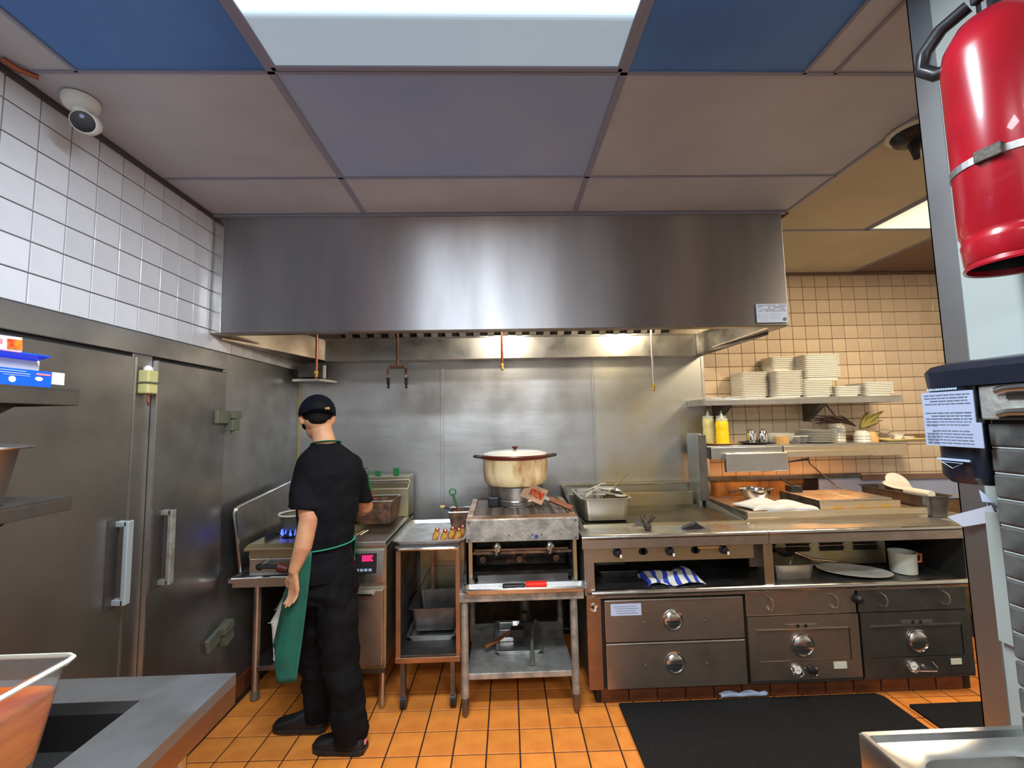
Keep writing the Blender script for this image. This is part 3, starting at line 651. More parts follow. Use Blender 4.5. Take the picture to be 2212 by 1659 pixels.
# drip tray pulled out below
p = T('drip_tray', 'aluminium sheet pan pushed under the charbroiler as drip tray', 'tray', (.11, 2.6, .641))
P('pan', B().tray(-.205, .445, 2.345, 2.44, .6405, .664, lip=.008, taper=.006), M['alu'], p)
P('pan_front_lip', B().tube([(-.212, 2.40, .676), (-.205, 2.352, .671), (-.18, 2.338, .668), (.42, 2.338, .668), (.450, 2.350, .672), (.458, 2.39, .680)], .006, 8), M['cleansteel'], p, smooth=True)
P('bracket', B().box(-.14, .36, 2.446, 2.452, .665, .705), M['darksteel'], p)
tag(P('plastic_grip', B().box(.118, .232, 2.352, 2.392, .6655, .690), M['redlid'], bevel=.006), 'red plastic grip lying in the drip tray below the charbroiler', 'handle')
tag(P('plastic_grip', B().box(-.005, .115, 2.352, 2.385, .6655, .684), M['black'], bevel=.006), 'black plastic grip lying in the drip tray beside the red one', 'handle')
# pot burner and pot behind the grate
t = T('pot_ring', 'dull round steel burner ring under the big stained pot', 'burner', (.095, 2.86, 1.013))
P('ring', B().lathe([(.150, 0), (.152, .01), (.150, .118), (.140, .124)], (.095, 2.86, 1.014), 32), M['steel'], t, smooth=True)
P('rib', B().lathe([(.153, .03), (.155, .034), (.153, .038)], (.095, 2.86, 1.014), 32, cap0=False, cap1=False), M['cleansteel'], t, smooth=True)
P('valve', box(-.085, -.02, 2.74, 2.79, 1.014, 1.075), M['black'], t, bevel=.006)
P('support_box', B().box(-.09, .28, 2.93, 3.02, 1.014, 1.130), M['darksteel'], t)
t = T('rice_pot', 'big round cream enamel pot with brown stains standing on the charbroiler', 'pot', (.092, 2.86, 1.139))
P('body', B().lathe([(.165, .034), (.188, .040), (.203, .062), (.211, .11), (.212, .198), (.216, .204)], (.092, 2.86, 1.105), 40), M['potenamel'], t, smooth=True)
P('rim_band', B().lathe([(.214, .203), (.222, .207), (.224, .222), (.214, .230)], (.092, 2.86, 1.105), 40), M['maroon'], t, smooth=True)
l = P('lid', B().lathe([(.213, .230), (.205, .238), (.15, .250), (.05, .256), (.01, .257)], (.092, 2.86, 1.105), 40), M['china'], t, smooth=True)
P('lid_knob', B().lathe([(.012, .256), (.011, .266), (.020, .270), (.020, .278), (.008, .282)], (.092, 2.86, 1.105), 16), M['maroon'], l, smooth=True)
for s in (-1, 1):
    x = .092 + s * .214
    P('handle', B().tube([(x, 2.83, 1.315), (x + s * .038, 2.825, 1.322), (x + s * .055, 2.845, 1.324), (x + s * .055, 2.875, 1.324), (x + s * .038, 2.895, 1.322), (x, 2.89, 1.315)], .008, 8), M['blackiron'], t, smooth=True)
for i in range(5): P('chip', B().lathe([(.006, 0), (.005, .002)], (0, 0, 0), 8, 'y').xf(Matrix.Translation((-.048 + .010 * (i % 3), 2.691 - .005 * (i % 3), 1.150 + .012 * (i // 2)))), M['rust'], t) if False else None
# spatula leaning from the pot ring over the grate
def lean_matrix(o, x, n):
    x = Vector(x).normalized(); n = Vector(n); n = (n - x * n.dot(x)).normalized(); y = n.cross(x)
    return Matrix(((x.x, y.x, n.x, o[0]), (x.y, y.y, n.y, o[1]), (x.z, y.z, n.z, o[2]), (0, 0, 0, 1)))
t = T('spatula', 'wide steel turner with wooden handle and orange food lying on the charbroiler', 'spatula', (.30, 2.72, 1.013))
m4 = lean_matrix((.235, 2.655, 1.092), (.85, -.28, -.34), (-.1, -.72, .68))
P('blade', B().box(-.115, .03, -.055, .055, -.002, .001).xf(m4), M['copperpan'], t)
P('shank', B().box(.03, .07, -.012, .012, -.001, .004).xf(m4), M['steel'], t)
P('handle', B().box(.06, .205, -.016, .016, .001, .020).xf(m4), M['wood'], t, bevel=.004)
fb = B(); rnd = random.Random(5)
for i in range(60):
    q = m4 @ Vector((rnd.uniform(-.065, .015), rnd.uniform(-.022, .022), .003)); s_ = rnd.uniform(.003, .006); fb.box(q.x - s_, q.x + s_, q.y - s_, q.y + s_, q.z - s_, q.z + s_)
P('food_residue', fb, M['food'], t, kind='stuff')
for o in t.children: o.name = o.name

# sheet pan and tools on the lower shelf
t = T('sheet_pan', 'small sheet pan full of dark parts on the lower shelf of the stand', 'tray', (.08, 2.7, .213), 'shallow pans')
P('pan', B().tray(-.050, .215, 2.57, 2.93, .213, .243, lip=.008), M['alu'], t)
t = T('greasy_tool', 'long grey metal tool leaning over the edge of the pan on the stand shelf', 'tool', (.155, 2.56, .214))
P('shaft', B().tube([(.150, 2.455, .228), (.160, 2.60, .265), (.175, 2.72, .30)], [.012, .011, .009], 10), M['castgrey'], t, smooth=True)
t = T('wire_brush', 'brush with orange-brown wooden handle lying across the shelf pan', 'brush', (-.04, 2.65, .214))
P('handle', B().tube([(-.115, 2.60, .250), (-.04, 2.64, .265), (.05, 2.72, .285)], [.014, .012, .008], 10, .7), M['wood'], t, smooth=True)
P('head', B().box(.04, .12, 2.70, 2.76, .248, .292), M['blackiron'], t, bevel=.004)
for i, (x, y, w, lab) in enumerate(((-.03, 2.72, .085, 'front'), (-.03, 2.79, .085, 'middle'), (-.03, 2.86, .085, 'rear'))):
    tag(P('burner_bar', B().box(x, x + w, y, y + .03, .217, .242 + .012 * i), M['alu'], bevel=.003), 'short pale metal bar in the shelf pan, %s one of three' % lab, 'bar')
tag(P('cast_burner', B().lathe([(.05, 0), (.05, .03), (.035, .045), (.03, .10), (.02, .12)], (.13, 2.84, .217), 14).box(.10, .19, 2.80, 2.84, .217, .29), M['blackiron']), 'black cast burner head piled in the pan on the stand shelf', 'burner')
tag(P('black_canister', B().lathe([(.035, 0), (.036, .12), (.03, .14), (.03, .15)], (.07, 2.94, .213), 16), M['black']), 'black canister standing behind the pan on the stand shelf', 'canister') if False else None
tag(P('grey_can', B().lathe([(.035, 0), (.035, .15), (.028, .16)], (.14, 2.955, .213), 18), M['castgrey'], smooth=True), 'grey can standing upright at the back of the stand shelf', 'can')

# ------------------------------------------------------------------ pan cart between fryer and charbroiler
t = T('pan_cart', 'narrow open steel cart on casters between fryer and charbroiler', 'cart', (-.42, 2.72, 0))
for x in (-.586, -.262):
    P('front_post', box(x, x + .026, 2.425, 2.445, .270, .875), M['copperpan'], t, bevel=.002)
    P('rear_post', box(x, x + .026, 3.00, 3.02, .270, .875), M['darksteel'], t)
P('middle_post', box(-.470, -.450, 2.90, 2.915, .30, .86), M['copperpan'], t)
P('side_skin', box(-.586, -.582, 2.445, 3.00, .30, .870), M['darksteel'], t); P('back_skin', box(-.582, -.240, 3.005, 3.010, .30, .870), M['yellowsteel'], t)
P('bottom_shelf', B().box(-.588, -.238, 2.42, 3.02, .270, .300), M['copperpan'], t, bevel=.003); P('shelf_skin', box(-.58, -.246, 2.44, 3.0, .3005, .303), M['darksteel'], t)
P('top_rail', B().tube([(-.592, 2.46, .852), (-.585, 2.425, .862), (-.565, 2.415, .866), (-.275, 2.415, .866), (-.25, 2.425, .862), (-.242, 2.46, .852)], .009, 8), M['cleansteel'], t, smooth=True)
P('top_shelf', box(-.588, -.240, 2.42, 3.02, .872, .884), M['darksteel'], t)
for x, y in ((-.555, 2.48), (-.285, 2.48), (-.555, 2.95), (-.285, 2.95)):
    cs = P('caster', B().box(x - .012, x + .012, y - .02, y + .02, .08, .27), M['darksteel'], t)
    P('wheel', B().cyl((x - .015, y + .02, .045), .045, .030, 'x', 18), M['black'], cs, smooth=True)
t = T('deep_pan', 'dark square deep pan standing tilted inside the pan cart', 'pan', (-.42, 2.75, .304))
P('pan', B().tray(-.545, -.275, 2.62, 2.90, .335, .47, lip=.01, taper=.02), M['darksteel'], t); P('rim', B().tube([(-.50, 2.96, .56), (-.47, 2.96, .60), (-.27, 2.96, .60)], .004, 6).tube([(-.555, 2.62, .47), (-.50, 2.96, .56)], .004, 6), M['steel'], t)
t = T('sheet_pan', 'bright shallow pan lying on the bottom shelf of the pan cart', 'tray', (-.42, 2.7, .303), 'shallow pans')
P('pan', B().tray(-.555, -.285, 2.58, 2.88, .303, .335, lip=.008), M['alu'], t)
t = T('rubber_glove_holder', 'black oval rubber boot hanging on the back of the pan cart', 'boot', (-.40, 2.95, .70))
P('body', B().lathe([(.02, -.05), (.038, -.03), (.042, .02), (.03, .05)], (-.395, 2.97, .765), 14, 'x'), M['black'], t, smooth=True)
# sheet pan on the cart
t = T('sheet_pan', 'aluminium sheet pan holding roasted pieces on top of the pan cart', 'tray', (-.41, 2.68, .885), 'shallow pans')
P('pan', B().tray(-.600, -.215, 2.425, 2.93, .885, .908, lip=.008, taper=.01, r=.03), M['alu'], t)
tag(P('oil_puddle', B().lathe([(.10, 0), (.08, .0012), (.04, .0016)], (-.300, 2.55, .8885), 24), mat('brown_oil', lin((130, 76, 22)), .15, coat=.5)), 'brown oily glaze under the roasted pieces on the sheet pan', 'oil') if False else None
pk = [(-.385, 2.52), (-.335, 2.485), (-.30, 2.54), (-.26, 2.50), (-.245, 2.57)]
nm = ['leftmost', 'front', 'middle', 'front right', 'rear right']
for (x, y), nn in zip(pk, nm):
    q = tag(P('roasted_piece', B().loft([[(x + a * .017 * s_ + .25 * hz, y + b_ * .014 * s_, .8895 + hz) for a, b_ in ((1, 0), (.7, .7), (0, 1), (-.9, .7), (-1, 0), (-.7, -.7), (0, -1), (.9, -.7))] for hz, s_ in ((0, 1.0), (.022, 1.1), (.040, .95), (.050, .7))]), mat('golden_crust', lin((196, 150, 60)), .5, col2=lin((150, 70, 20)), nscale=60), smooth=True), 'golden roasted piece standing on the sheet pan, %s of five' % nn, 'food', 'roasted pieces on the sheet pan')
    P('browned_tip', B().lathe([(.013, .044), (.014, .054), (.008, .062)], (x + .012, y, .8895), 7), M['copper'], None if False else q, smooth=True)

# ------------------------------------------------------------------ wire fryer baskets
def basket(x0, x1, y0, y1, z0, z1, label, hdir, hmat='green', name='fryer_basket'):
    t = T(name, label, 'basket', ((x0 + x1) / 2, (y0 + y1) / 2, z0))
    b = B(); r = .0016; tp = .018
    def wall(p0, p1, q0, q1, n, mrows):
        p0, p1, q0, q1 = map(Vector, (p0, p1, q0, q1))
        for i in range(n + 1): b.tube([p0.lerp(p1, i / n), q0.lerp(q1, i / n)], r, 4)
        for j in range(mrows + 1): b.tube([p0.lerp(q0, j / mrows), p1.lerp(q1, j / mrows)], r, 4)
    A = [(x0 + tp, y0 + tp, z0), (x1 - tp, y0 + tp, z0), (x1 - tp, y1 - tp, z0), (x0 + tp, y1 - tp, z0)]; C = [(x0, y0, z1), (x1, y0, z1), (x1, y1, z1), (x0, y1, z1)]
    for i in range(4): j = (i + 1) % 4; wall(A[i], A[j], C[i], C[j], 16, 10)
    wall(A[0], A[1], A[3], A[2], 12, 12); P('wire_mesh', b, M['rust'], t)
    s = B()
    for i in range(4): j = (i + 1) % 4; s.face(s.vs([A[i], A[j], Vector(A[j]).lerp(Vector(C[j]), .93), Vector(A[i]).lerp(Vector(C[i]), .93)]))
    P('fried_on_crust', s, M['rust'], t, solid=.001)
    P('rim', B().tube([C[0], C[1], C[2], C[3], C[0]], .004, 6), M['steel'], t)
    mx, my = (x0 + x1) / 2, y0 + .02
    e = Vector((mx, my, z1 - .02)) + Vector(hdir); st = Vector((mx, my, z1 - .02)); md = st.lerp(e, .45)
    P('handle_wire', B().tube([st, md], .006, 6).tube([st + Vector((.02, 0, -.01)), md], .003, 6), M['copper'], t)
    hg = P('grip', B().tube([md, e], .012, 8, .6), M[hmat], t, smooth=True)
    d = (e - md).normalized(); ring = [e + Vector((0.020 * cos(a) - 0.0, 0, .020 * sin(a) + .012)) for a in [2 * pi * k / 12 for k in range(13)]]
    P('ring', B().tube(ring, .0045, 6), M[hmat], hg)
    return t
# ------------------------------------------------------------------ fryer
t = T('deep_fryer', 'tall stainless deep fryer with red digital display beside the cook', 'fryer', (-.84, 2.8, 0))
P('cabinet', box(-1.030, -.645, 2.45, 3.20, .235, .880), M['yellowsteel'], t, bevel=.003)
d = P('door', box(-1.020, -.656, 2.424, 2.45, .262, .655), M['brownsteel'], t, bevel=.004)
P('door_pull', B().box(-.98, -.70, 2.402, 2.426, .632, .644), M['cleansteel'], d, bevel=.002)
cpn = P('control_panel', B().prism([(2.428, .690), (2.428, .730), (2.440, .862), (2.47, .862), (2.47, .690)], 'x', -1.022, -.655), M['steel'], t, bevel=.002)
P('display_frame', B().prism([(2.420, .742), (2.429, .846), (2.440, .846), (2.440, .742)], 'x', -.860, -.690), M['black'], cpn)
def seg_digit(b, x, z, w, hh, y0, segs):
    th = .0045
    S_ = {'a': (x, x + w, z + hh - th, z + hh), 'g': (x, x + w, z + hh / 2 - th / 2, z + hh / 2 + th / 2), 'd': (x, x + w, z, z + th), 'f': (x, x + th, z + hh / 2, z + hh), 'b': (x + w - th, x + w, z + hh / 2, z + hh), 'e': (x, x + th, z, z + hh / 2), 'c': (x + w - th, x + w, z, z + hh / 2)}
    for s_ in segs: a = S_[s_]; b.box(a[0], a[1], y0, y0 + .004, a[2], a[3])
db = B(); seg_digit(db, -.765, .808, .016, .028, 2.4205, 'abcdef'); seg_digit(db, -.743, .808, .016, .028, 2.4205, 'abcdef'); seg_digit(db, -.721, .808, .012, .028, 2.4205, 'adef')
P('digits', db, M['led'], cpn)
P('status_lamp', B().lathe([(.010, 0), (.008, -.003)], (-.845, 2.4215, .772), 12, 'y'), M['led'], cpn)
for i in range(5): P('button', box(-.822 + .023 * i, -.806 + .023 * i, 2.4165, 2.422, .756, .768), M['palegrey'], cpn)
P('small_window', box(-.83, -.805, 2.4195, 2.424, .815, .828), M['tape'], cpn)
P('top_rim', B().box(-1.032, -.645, 2.44, 2.60, .880, .905).box(-1.032, -1.00, 2.60, 3.05, .880, .905).box(-.675, -.645, 2.60, 3.05, .880, .905), M['steel'], t, bevel=.003)
P('well', box(-1.00, -.675, 2.60, 3.05, .862, .870), M['darksteel'], t); P('oil', box(-.998, -.677, 2.602, 3.048, .870, .874), mat('dark_frying_oil', lin((58, 30, 14)), .08, coat=.5), t)
P('well_wall', B().box(-1.0, -.675, 3.03, 3.05, .874, .905), M['darksteel'], t)
P('riser', B().prism([(3.05, .905), (3.05, 1.10), (3.10, 1.150), (3.10, 1.178), (3.24, 1.178), (3.24, .905)], 'x', -1.060, -.650), M['yellowsteel'], t, bevel=.004)
P('riser_ledge', box(-1.062, -.648, 3.075, 3.12, 1.128, 1.140), M['cleansteel'], t, bevel=.002)
P('side_strip', box(-.6455, -.641, 2.45, 3.0, .26, .875), M['yellowsteel'], t)
for x in (-1.0, -.675):
    for y in (2.50, 3.12): P('leg', B().lathe([(.012, 0), (.016, .03), (.018, .06), (.018, .236)], (x, y, 0), 12), M['steel'], t, smooth=True)
P('kick_bar', box(-1.02, -.655, 2.47, 2.49, .20, .236), M['darksteel'], t)
basket(-.945, -.700, 2.80, 3.03, .915, 1.058, 'brown wire fryer basket with green handle hanging over the fryer', (-.035, -.03, .20))
for x0, s_ in ((-.905, .0), (-.755, .010)):
    pass
tag(P('basket_grip', B().box(-.905, -.865, 3.13, 3.15, 1.179, 1.214), M['green'], bevel=.004), 'left of the two green grips standing on top of the fryer', 'handle')
tag(P('basket_grip', B().box(-.775, -.735, 3.13, 3.15, 1.179, 1.232), M['green'], bevel=.004), 'right of the two green grips standing on top of the fryer', 'handle')
t = T('tongs', 'thin steel tongs lying in the fryer well behind the cook', 'tongs', (-.85, 2.68, .875))
P('arm', B().tube([(-.90, 2.62, .880), (-.84, 2.70, .905)], .003, 6), M['cleansteel'], t); P('arm', B().tube([(-.875, 2.62, .880), (-.82, 2.70, .905)], .003, 6), M['cleansteel'], t)
b2 = basket(-.335, -.165 - .04, 2.74, 2.90, .8895, .990, 'fryer basket with bright green handle standing on the sheet pan', (-.04, .0, .13))
b2.location = b2.location
t = T('wooden_spoon', 'pale spoon with dark handle resting in the basket on the sheet pan', 'spoon', (-.33, 2.76, .95))
P('bowl', B().lathe([(.004, -.012), (.016, -.006), (.018, 0), (.015, .004)], (-.372, 2.735, 1.030), 12), M['tan'], t, smooth=True)
P('handle', B().tube([(-.36, 2.738, 1.025), (-.32, 2.75, 1.0), (-.29, 2.78, .95)], .008, 8), M['black'], t)

# ------------------------------------------------------------------ small range on a stand, left of the fryer
t = T('equipment_stand', 'dim steel stand with a tray-edged top under the small gas range', 'table', (-1.27, 2.75, 0))
P('table_top', B().tray(-1.462, -1.075, 2.42, 3.08, .690, .738, lip=.014, taper=.0, t=.02, r=.01), M['steel'], t)
P('front_rim', B().tube([(-1.465, 2.42, .742), (-1.450, 2.405, .742), (-1.08, 2.405, .742)], .007, 8), M['cleansteel'], t, smooth=True)
for x, y in ((-1.425, 2.615), (-1.105, 2.615), (-1.425, 3.03), (-1.105, 3.03)):
    l = P('leg', B().cyl((x, y, .05), .020, .645, seg=14), M['steel'], t, smooth=True); P('foot', B().lathe([(.012, 0), (.024, .01), (.020, .055)], (x, y, 0), 14), M['castgrey'], l, smooth=True)
P('shelf', box(-1.44, -1.09, 2.60, 3.06, .165, .190), M['darksteel'], t, bevel=.002)
t = T('gas_range', 'small two-burner gas range with lit blue flames half hidden by the cook', 'stove', (-1.24, 2.7, .74))
P('body', box(-1.385, -1.085, 2.45, 3.02, .741, .880), M['brownsteel'], t, bevel=.003)
P('top_plate', B().prism([(2.415, .878), (2.415, .892), (2.46, .905), (3.03, .905), (3.03, .878)], 'x', -1.400, -1.080), M['yellowsteel'], t, bevel=.003)
P('front_panel', box(-1.378, -1.09, 2.436, 2.45, .745, .832), M['steel'], t, bevel=.003)
P('recessed_strip', box(-1.383, -1.09, 2.44, 2.452, .833, .877), M['yellowsteel'], t)  # yellowish steel strip set back above the front panel
P('gas_valve', B().cyl((-1.305, 2.40, .800), .020, .036, 'y', 14), M['black'], t, smooth=True); P('hose', B().tube([(-1.305, 2.405, .800), (-1.27, 2.395, .803), (-1.20, 2.395, .800)], .012, 8), M['black'], t, smooth=True)
P('grip', B().tube([(-1.20, 2.395, .800), (-1.15, 2.395, .785)], [.026, .022], 10), M['maroon'], t, smooth=True)
for cy in (2.62, 2.88):
    g = P('burner', B().lathe([(.05, 0), (.06, .01), (.045, .024)], (-1.235, cy, .906), 18), M['blackiron'], t)
    P('pan_support', B().box(-1.33, -1.14, cy - .006, cy + .006, .925, .937).box(-1.24, -1.228, cy - .10, cy + .10, .925, .937).box(-1.345, -1.335, cy - .10, cy + .10, .905, .937), M['blackiron'], g)
fl = B(); rnd = random.Random(3)
for k in range(14):
    a = 2 * pi * k / 14; x, y = -1.235 + .058 * cos(a), 2.62 + .058 * sin(a); fl.lathe([(.006, 0), (.008, .008), (.004, .022), (.001, .034)], (x, y, .918), 6)
P('flame', fl, M['flame'], t, kind='stuff')
P('side_guard', B().prism([(2.500, .742), (2.425, 1.085), (2.440, 1.105), (3.06, 1.165), (3.07, .742)], 'x', -1.462, -1.457), M['steel'], t)
P('guard_edge', B().tube([(-1.460, 2.500, .745), (-1.460, 2.425, 1.080), (-1.460, 2.434, 1.102), (-1.460, 2.456, 1.110), (-1.460, 3.06, 1.166)], .010, 8, .6), M['cleansteel'], t, smooth=True)
P('back_guard', box(-1.455, -1.09, 3.062, 3.067, .742, 1.165), M['steel'], t)
t = T('saucepan', 'small pale pan with greenish sides on the lit burner by the cook', 'pan', (-1.235, 2.66, .938))
P('body', B().lathe([(.060, 0), (.068, .01), (.080, .080), (.088, .088), (.080, .086), (.066, .012)], (-1.232, 2.64, .938), 24), M['castgrey'], t, smooth=True)
P('rim', B().lathe([(.083, .084), (.094, .090), (.092, .098), (.080, .092)], (-1.232, 2.64, .938), 24, cap0=False, cap1=False), M['china'], t, smooth=True)
def jug(x, y, z, label, m):
    t = T('plastic_jug', label, 'jug', (x, y, z))
    b = B(); b.loft([B().rr(x - w, x + w, y - w * .8, y + w * .8, z + hh, w * .4) for w, hh in ((.055, 0), (.062, .010), (.060, .03), (.066, .12), (.072, .20), (.078, .225), (.060, .26), (.036, .31), (.020, .335), (.020, .355))])
    P('body', b, m, t, smooth=True); P('cap', B().cyl((x, y, z + .352), .023, .022), M['white'], t)
    P('handle', B().tube([(x + .05, y, z + .26), (x + .06, y - .02, z + .30), (x + .022, y - .01, z + .335)], .010, 8), m, t, smooth=True)
    P('seam', B().tube([(x - .079, y - .062, z + .226), (x + .079, y - .062, z + .226)], .002, 5), M['offwhite'], t)
jug(-1.285, 2.68, .191, 'white plastic jug on the shelf under the gas range behind the apron', M['white'])
jug(-1.345, 2.86, .191, 'greyish plastic jug behind the white one under the gas range', M['offwhite'])

# ------------------------------------------------------------------ deep container with tools on the griddle
t = T('deep_container', 'deep stained steel container of tools on the left of the griddle', 'container', (.64, 2.85, .925))
P('body', B().tray(.497, .792, 2.66, 3.06, .932, 1.065, lip=.012, taper=.012, r=.035), M['greasesteel'], t, smooth=False)
P('gap_shade_block', box(.52, .77, 2.70, 3.02, .918, .932), M['void'], t)  # black block paints the dark gap under the container
P('stain', B().lathe([(.03, 0), (.02, -.001)], (.60, 2.668, 1.0), 14, 'y'), M['copperpan'], t) if False else None
t = T('small_pan', 'small rectangular steel pan tipped inside the deep tool container', 'pan', (.70, 2.92, 1.0))
P('pan', B().tray(.64, .785, 2.84, 3.02, 1.01, 1.085, lip=.008).rot((.7, 2.9, 1.05), 'Y', 4), M['cleansteel'], t)
t = T('ladle', 'steel ladle with thin handle pointing up right out of the container', 'ladle', (.74, 2.9, 1.07))
P('bowl', B().lathe([(.01, -.03), (.035, -.02), (.048, 0), (.044, .004)], (.70, 2.86, 1.095), 18), M['alu'], t, smooth=True)
P('handle', B().tube([(.74, 2.87, 1.095), (.80, 2.93, 1.125), (.875, 3.0, 1.165)], .0045, 8), M['cleansteel'], t, smooth=True)
tools = [((.50, 2.80, 1.070), (.63, 2.74, 1.078), .012, 'short broad steel scoop lying on the left of the container rim', 'scoop'),
 ((.53, 2.76, 1.074), (.66, 2.95, 1.088), .009, 'steel tong arm lying towards the back of the container', 'tongs'),
 ((.60, 2.84, 1.088), (.74, 2.70, 1.074), .015, 'flat bright steel server handle lying across the container front', 'server'),
 ((.55, 2.90, 1.072), (.70, 3.0, 1.104), .010, 'grey steel skimmer handle at the back of the container', 'skimmer'),
 ((.52, 2.70, 1.072), (.60, 2.86, 1.080), .008, 'narrow steel spoon handle at the front left container corner', 'spoon')]
for a, c, w, lab, cat in tools:
    a, c = Vector(a), Vector(c); dd = (c - a).normalized(); n_ = dd.cross(Vector((0, 0, 1))).normalized()
    t = T(cat if cat != 'tongs' else 'tong_arm', lab, cat, tuple(a))
    P('shaft', B().tube([a, a.lerp(c, .5), c], [w * .8, w, w * .9], 8, .35), M['cleansteel'], t, smooth=True)
    P('head', B().lathe([(w * 1.6, -.006), (w * 2.4, 0), (w * 1.8, .004)], tuple(c), 12), M['alu'], t, smooth=True)
t = T('grill_claw', 'black wiry grill tool lying on the counter in front of the container', 'tool', (.81, 2.53, .921))
cb = B()
for k, (dx, dy, dz) in enumerate(((-.085, .06, .05), (-.06, .07, .035), (-.015, .06, .055), (.015, .075, .05), (.055, .05, .06), (.065, .04, .045))):
    cb.tube([(.825, 2.485, .932), (.825 + dx * .4, 2.485 + dy * .6, .938 + dz * .2), (.825 + dx, 2.485 + dy, .935 + dz)], [.007, .006, .004], 6)
P('prongs', cb, M['black'], t, smooth=True); P('hub', B().lathe([(.012, 0), (.022, .006), (.020, .022), (.008, .028)], (.828, 2.478, .921), 12), M['blackiron'], t, smooth=True)
t = T('bench_scraper', 'black-handled griddle scraper lying on the counter front edge', 'scraper', (1.12, 2.45, .921))
P('blade', B().box(1.02, 1.165, 2.425, 2.44, .921, .925).rot((1.1, 2.43, .92), 'Z', 3), M['cleansteel'], t)
P('handle', B().prism([(1.02, .922), (1.155, .922), (1.11, .948), (1.095, .962), (1.08, .950), (1.03, .934)], 'y', 2.448, 2.485), M['black'], t, bevel=.004)
P('upper_blade', B().box(1.0, 1.12, 2.486, 2.50, .921, .924).rot((1.1, 2.49, .92), 'Z', -6), M['alu'], t)

# ledge items
t = T('folded_towel', 'blue and white striped towel crumpled on the ledge under the griddle', 'towel', (.965, 2.58, .607))
def tw(u, v):
    x = .815 + .33 * u; y = 2.47 + .20 * v
    e = sin(pi * u) ** .45 * sin(pi * min(max(v, .02), .98)) ** .4
    z = .609 + e * (.045 + .022 * sin(7 * u + 2.1) + .014 * sin(13 * u + 5 * v) + .012 * cos(9 * v + 4 * u))
    return (x + .012 * sin(6 * v + 3 * u), y + .014 * sin(9 * u), z)
P('cloth', B().grid(40, 24, tw), M['bluecloth'], t, smooth=True, solid=.004)
t = T('flat_tray', 'dark flat tray left of the striped towel under the griddle', 'tray', (.70, 2.7, .607))
P('tray', B().tray(.570, .810, 2.62, 2.86, .607, .648, lip=.006), M['darksteel'], t)
t = T('hotel_pan', 'small rectangular steel pan on the open ledge beside the divider post', 'pan', (1.69, 2.6, .607))
P('pan', B().tray(1.562, 1.812, 2.50, 2.72, .607, .694, lip=.009, r=.04), M['steel'], t)
t = T('dark_ladle', 'dark ladle lying across the small pan on the ledge', 'ladle', (1.80, 2.62, .697))
P('bowl', B().lathe([(.01, 0), (.04, .012), (.055, .035), (.050, .035)], (1.72, 2.64, .696), 18), M['darksteel'], t, smooth=True); P('handle', B().tube([(1.76, 2.62, .726), (1.83, 2.56, .700), (1.95, 2.53, .694)], .008, 8), M['copperpan'], t, smooth=True)
t = T('oval_plate', 'white oval plate lying tilted on the ledge above the warming drawers', 'plate', (2.10, 2.55, .607))
P('plate', B().lathe([(.11, 0), (.125, .003), (.178, .016), (.180, .020), (.124, .008), (.10, .007)], (0, 0, 0), 40).xf(Matrix.Translation((2.075, 2.565, .612)) @ Matrix.Rotation(radians(-22), 4, 'Z') @ Matrix.Diagonal((1.05, .62, 1, 1))), M['china'], t, smooth=True)
t = T('steel_pitcher', 'small stained white pitcher at the right end of the open ledge', 'pitcher', (2.375, 2.55, .607))
P('body', B().lathe([(.058, 0), (.064, .004), (.066, .10), (.070, .122), (.066, .122), (.060, .008)], (2.385, 2.57, .607), 24), M['offwhite'], t, smooth=True); P('handle', B().tube([(2.448, 2.56, .715), (2.478, 2.55, .715), (2.476, 2.55, .672), (2.446, 2.56, .668)], .007, 8, 1.4), M['copper'], t, smooth=True)

# ------------------------------------------------------------------ hot counter at the right
t = T('steam_counter', 'low stainless counter-top unit with long front rail right of the griddle', 'counter', (2.03, 2.95, .906))
P('body', box(1.475, 2.610, 2.635, 3.25, .906, .950), M['darksteel'], t, bevel=.003)
P('front_rail', box(1.472, 2.600, 2.600, 2.636, .936, .972), M['rail'], t, bevel=.003); P('lower_rail', box(1.476, 2.610, 2.612, 2.636, .9055, .933), M['rail'], t, bevel=.002)
P('side_cheek', box(1.470, 1.482, 2.60, 3.24, .930, .975), M['darksteel'], t, bevel=.002)
P('well_cover', box(1.49, 2.60, 2.66, 3.20, .950, .962), M['brownsteel'], t, bevel=.002)
t = T('sandwich_press', 'brassy flat grill with three slots on the hot counter', 'grill', (2.2, 2.8, .963))
P('body', box(1.965, 2.470, 2.650, 3.02, .963, 1.010), M['copperpan'], t, bevel=.004)
P('side', box(1.958, 1.965, 2.650, 3.02, .963, 1.022), M['blackiron'], t)
P('front_plate', box(1.965, 2.475, 2.644, 2.651, .966, 1.012), M['rail'], t, bevel=.002)
for i in range(3): P('slot', B().lathe([(.012, 0), (.012, -.002)], (0, 0, 0), 12, 'y').xf(Matrix.Translation((2.075 + .15 * i, 2.6445, .980)) @ Matrix.Diagonal((3, 1, .6, 1))), M['brass'], t)
P('top_plate', box(1.975, 2.205, 2.66, 3.01, 1.010, 1.022), M['steel'], t, bevel=.004); P('top_plate', box(2.212, 2.440, 2.66, 3.01, 1.010, 1.024), M['steel'], t, bevel=.004)
P('hinge_block', box(2.0, 2.08, 2.95, 3.02, 1.022, 1.062), M['black'], t, bevel=.004); P('lever', B().tube([(2.04, 2.95, 1.055), (2.0, 2.99, 1.085), (1.97, 3.02, 1.11)], .007, 6), M['black'], t)
t = T('mixing_bowl', 'round steel bowl with black handle on the hot counter', 'bowl', (1.74, 3.0, .963))
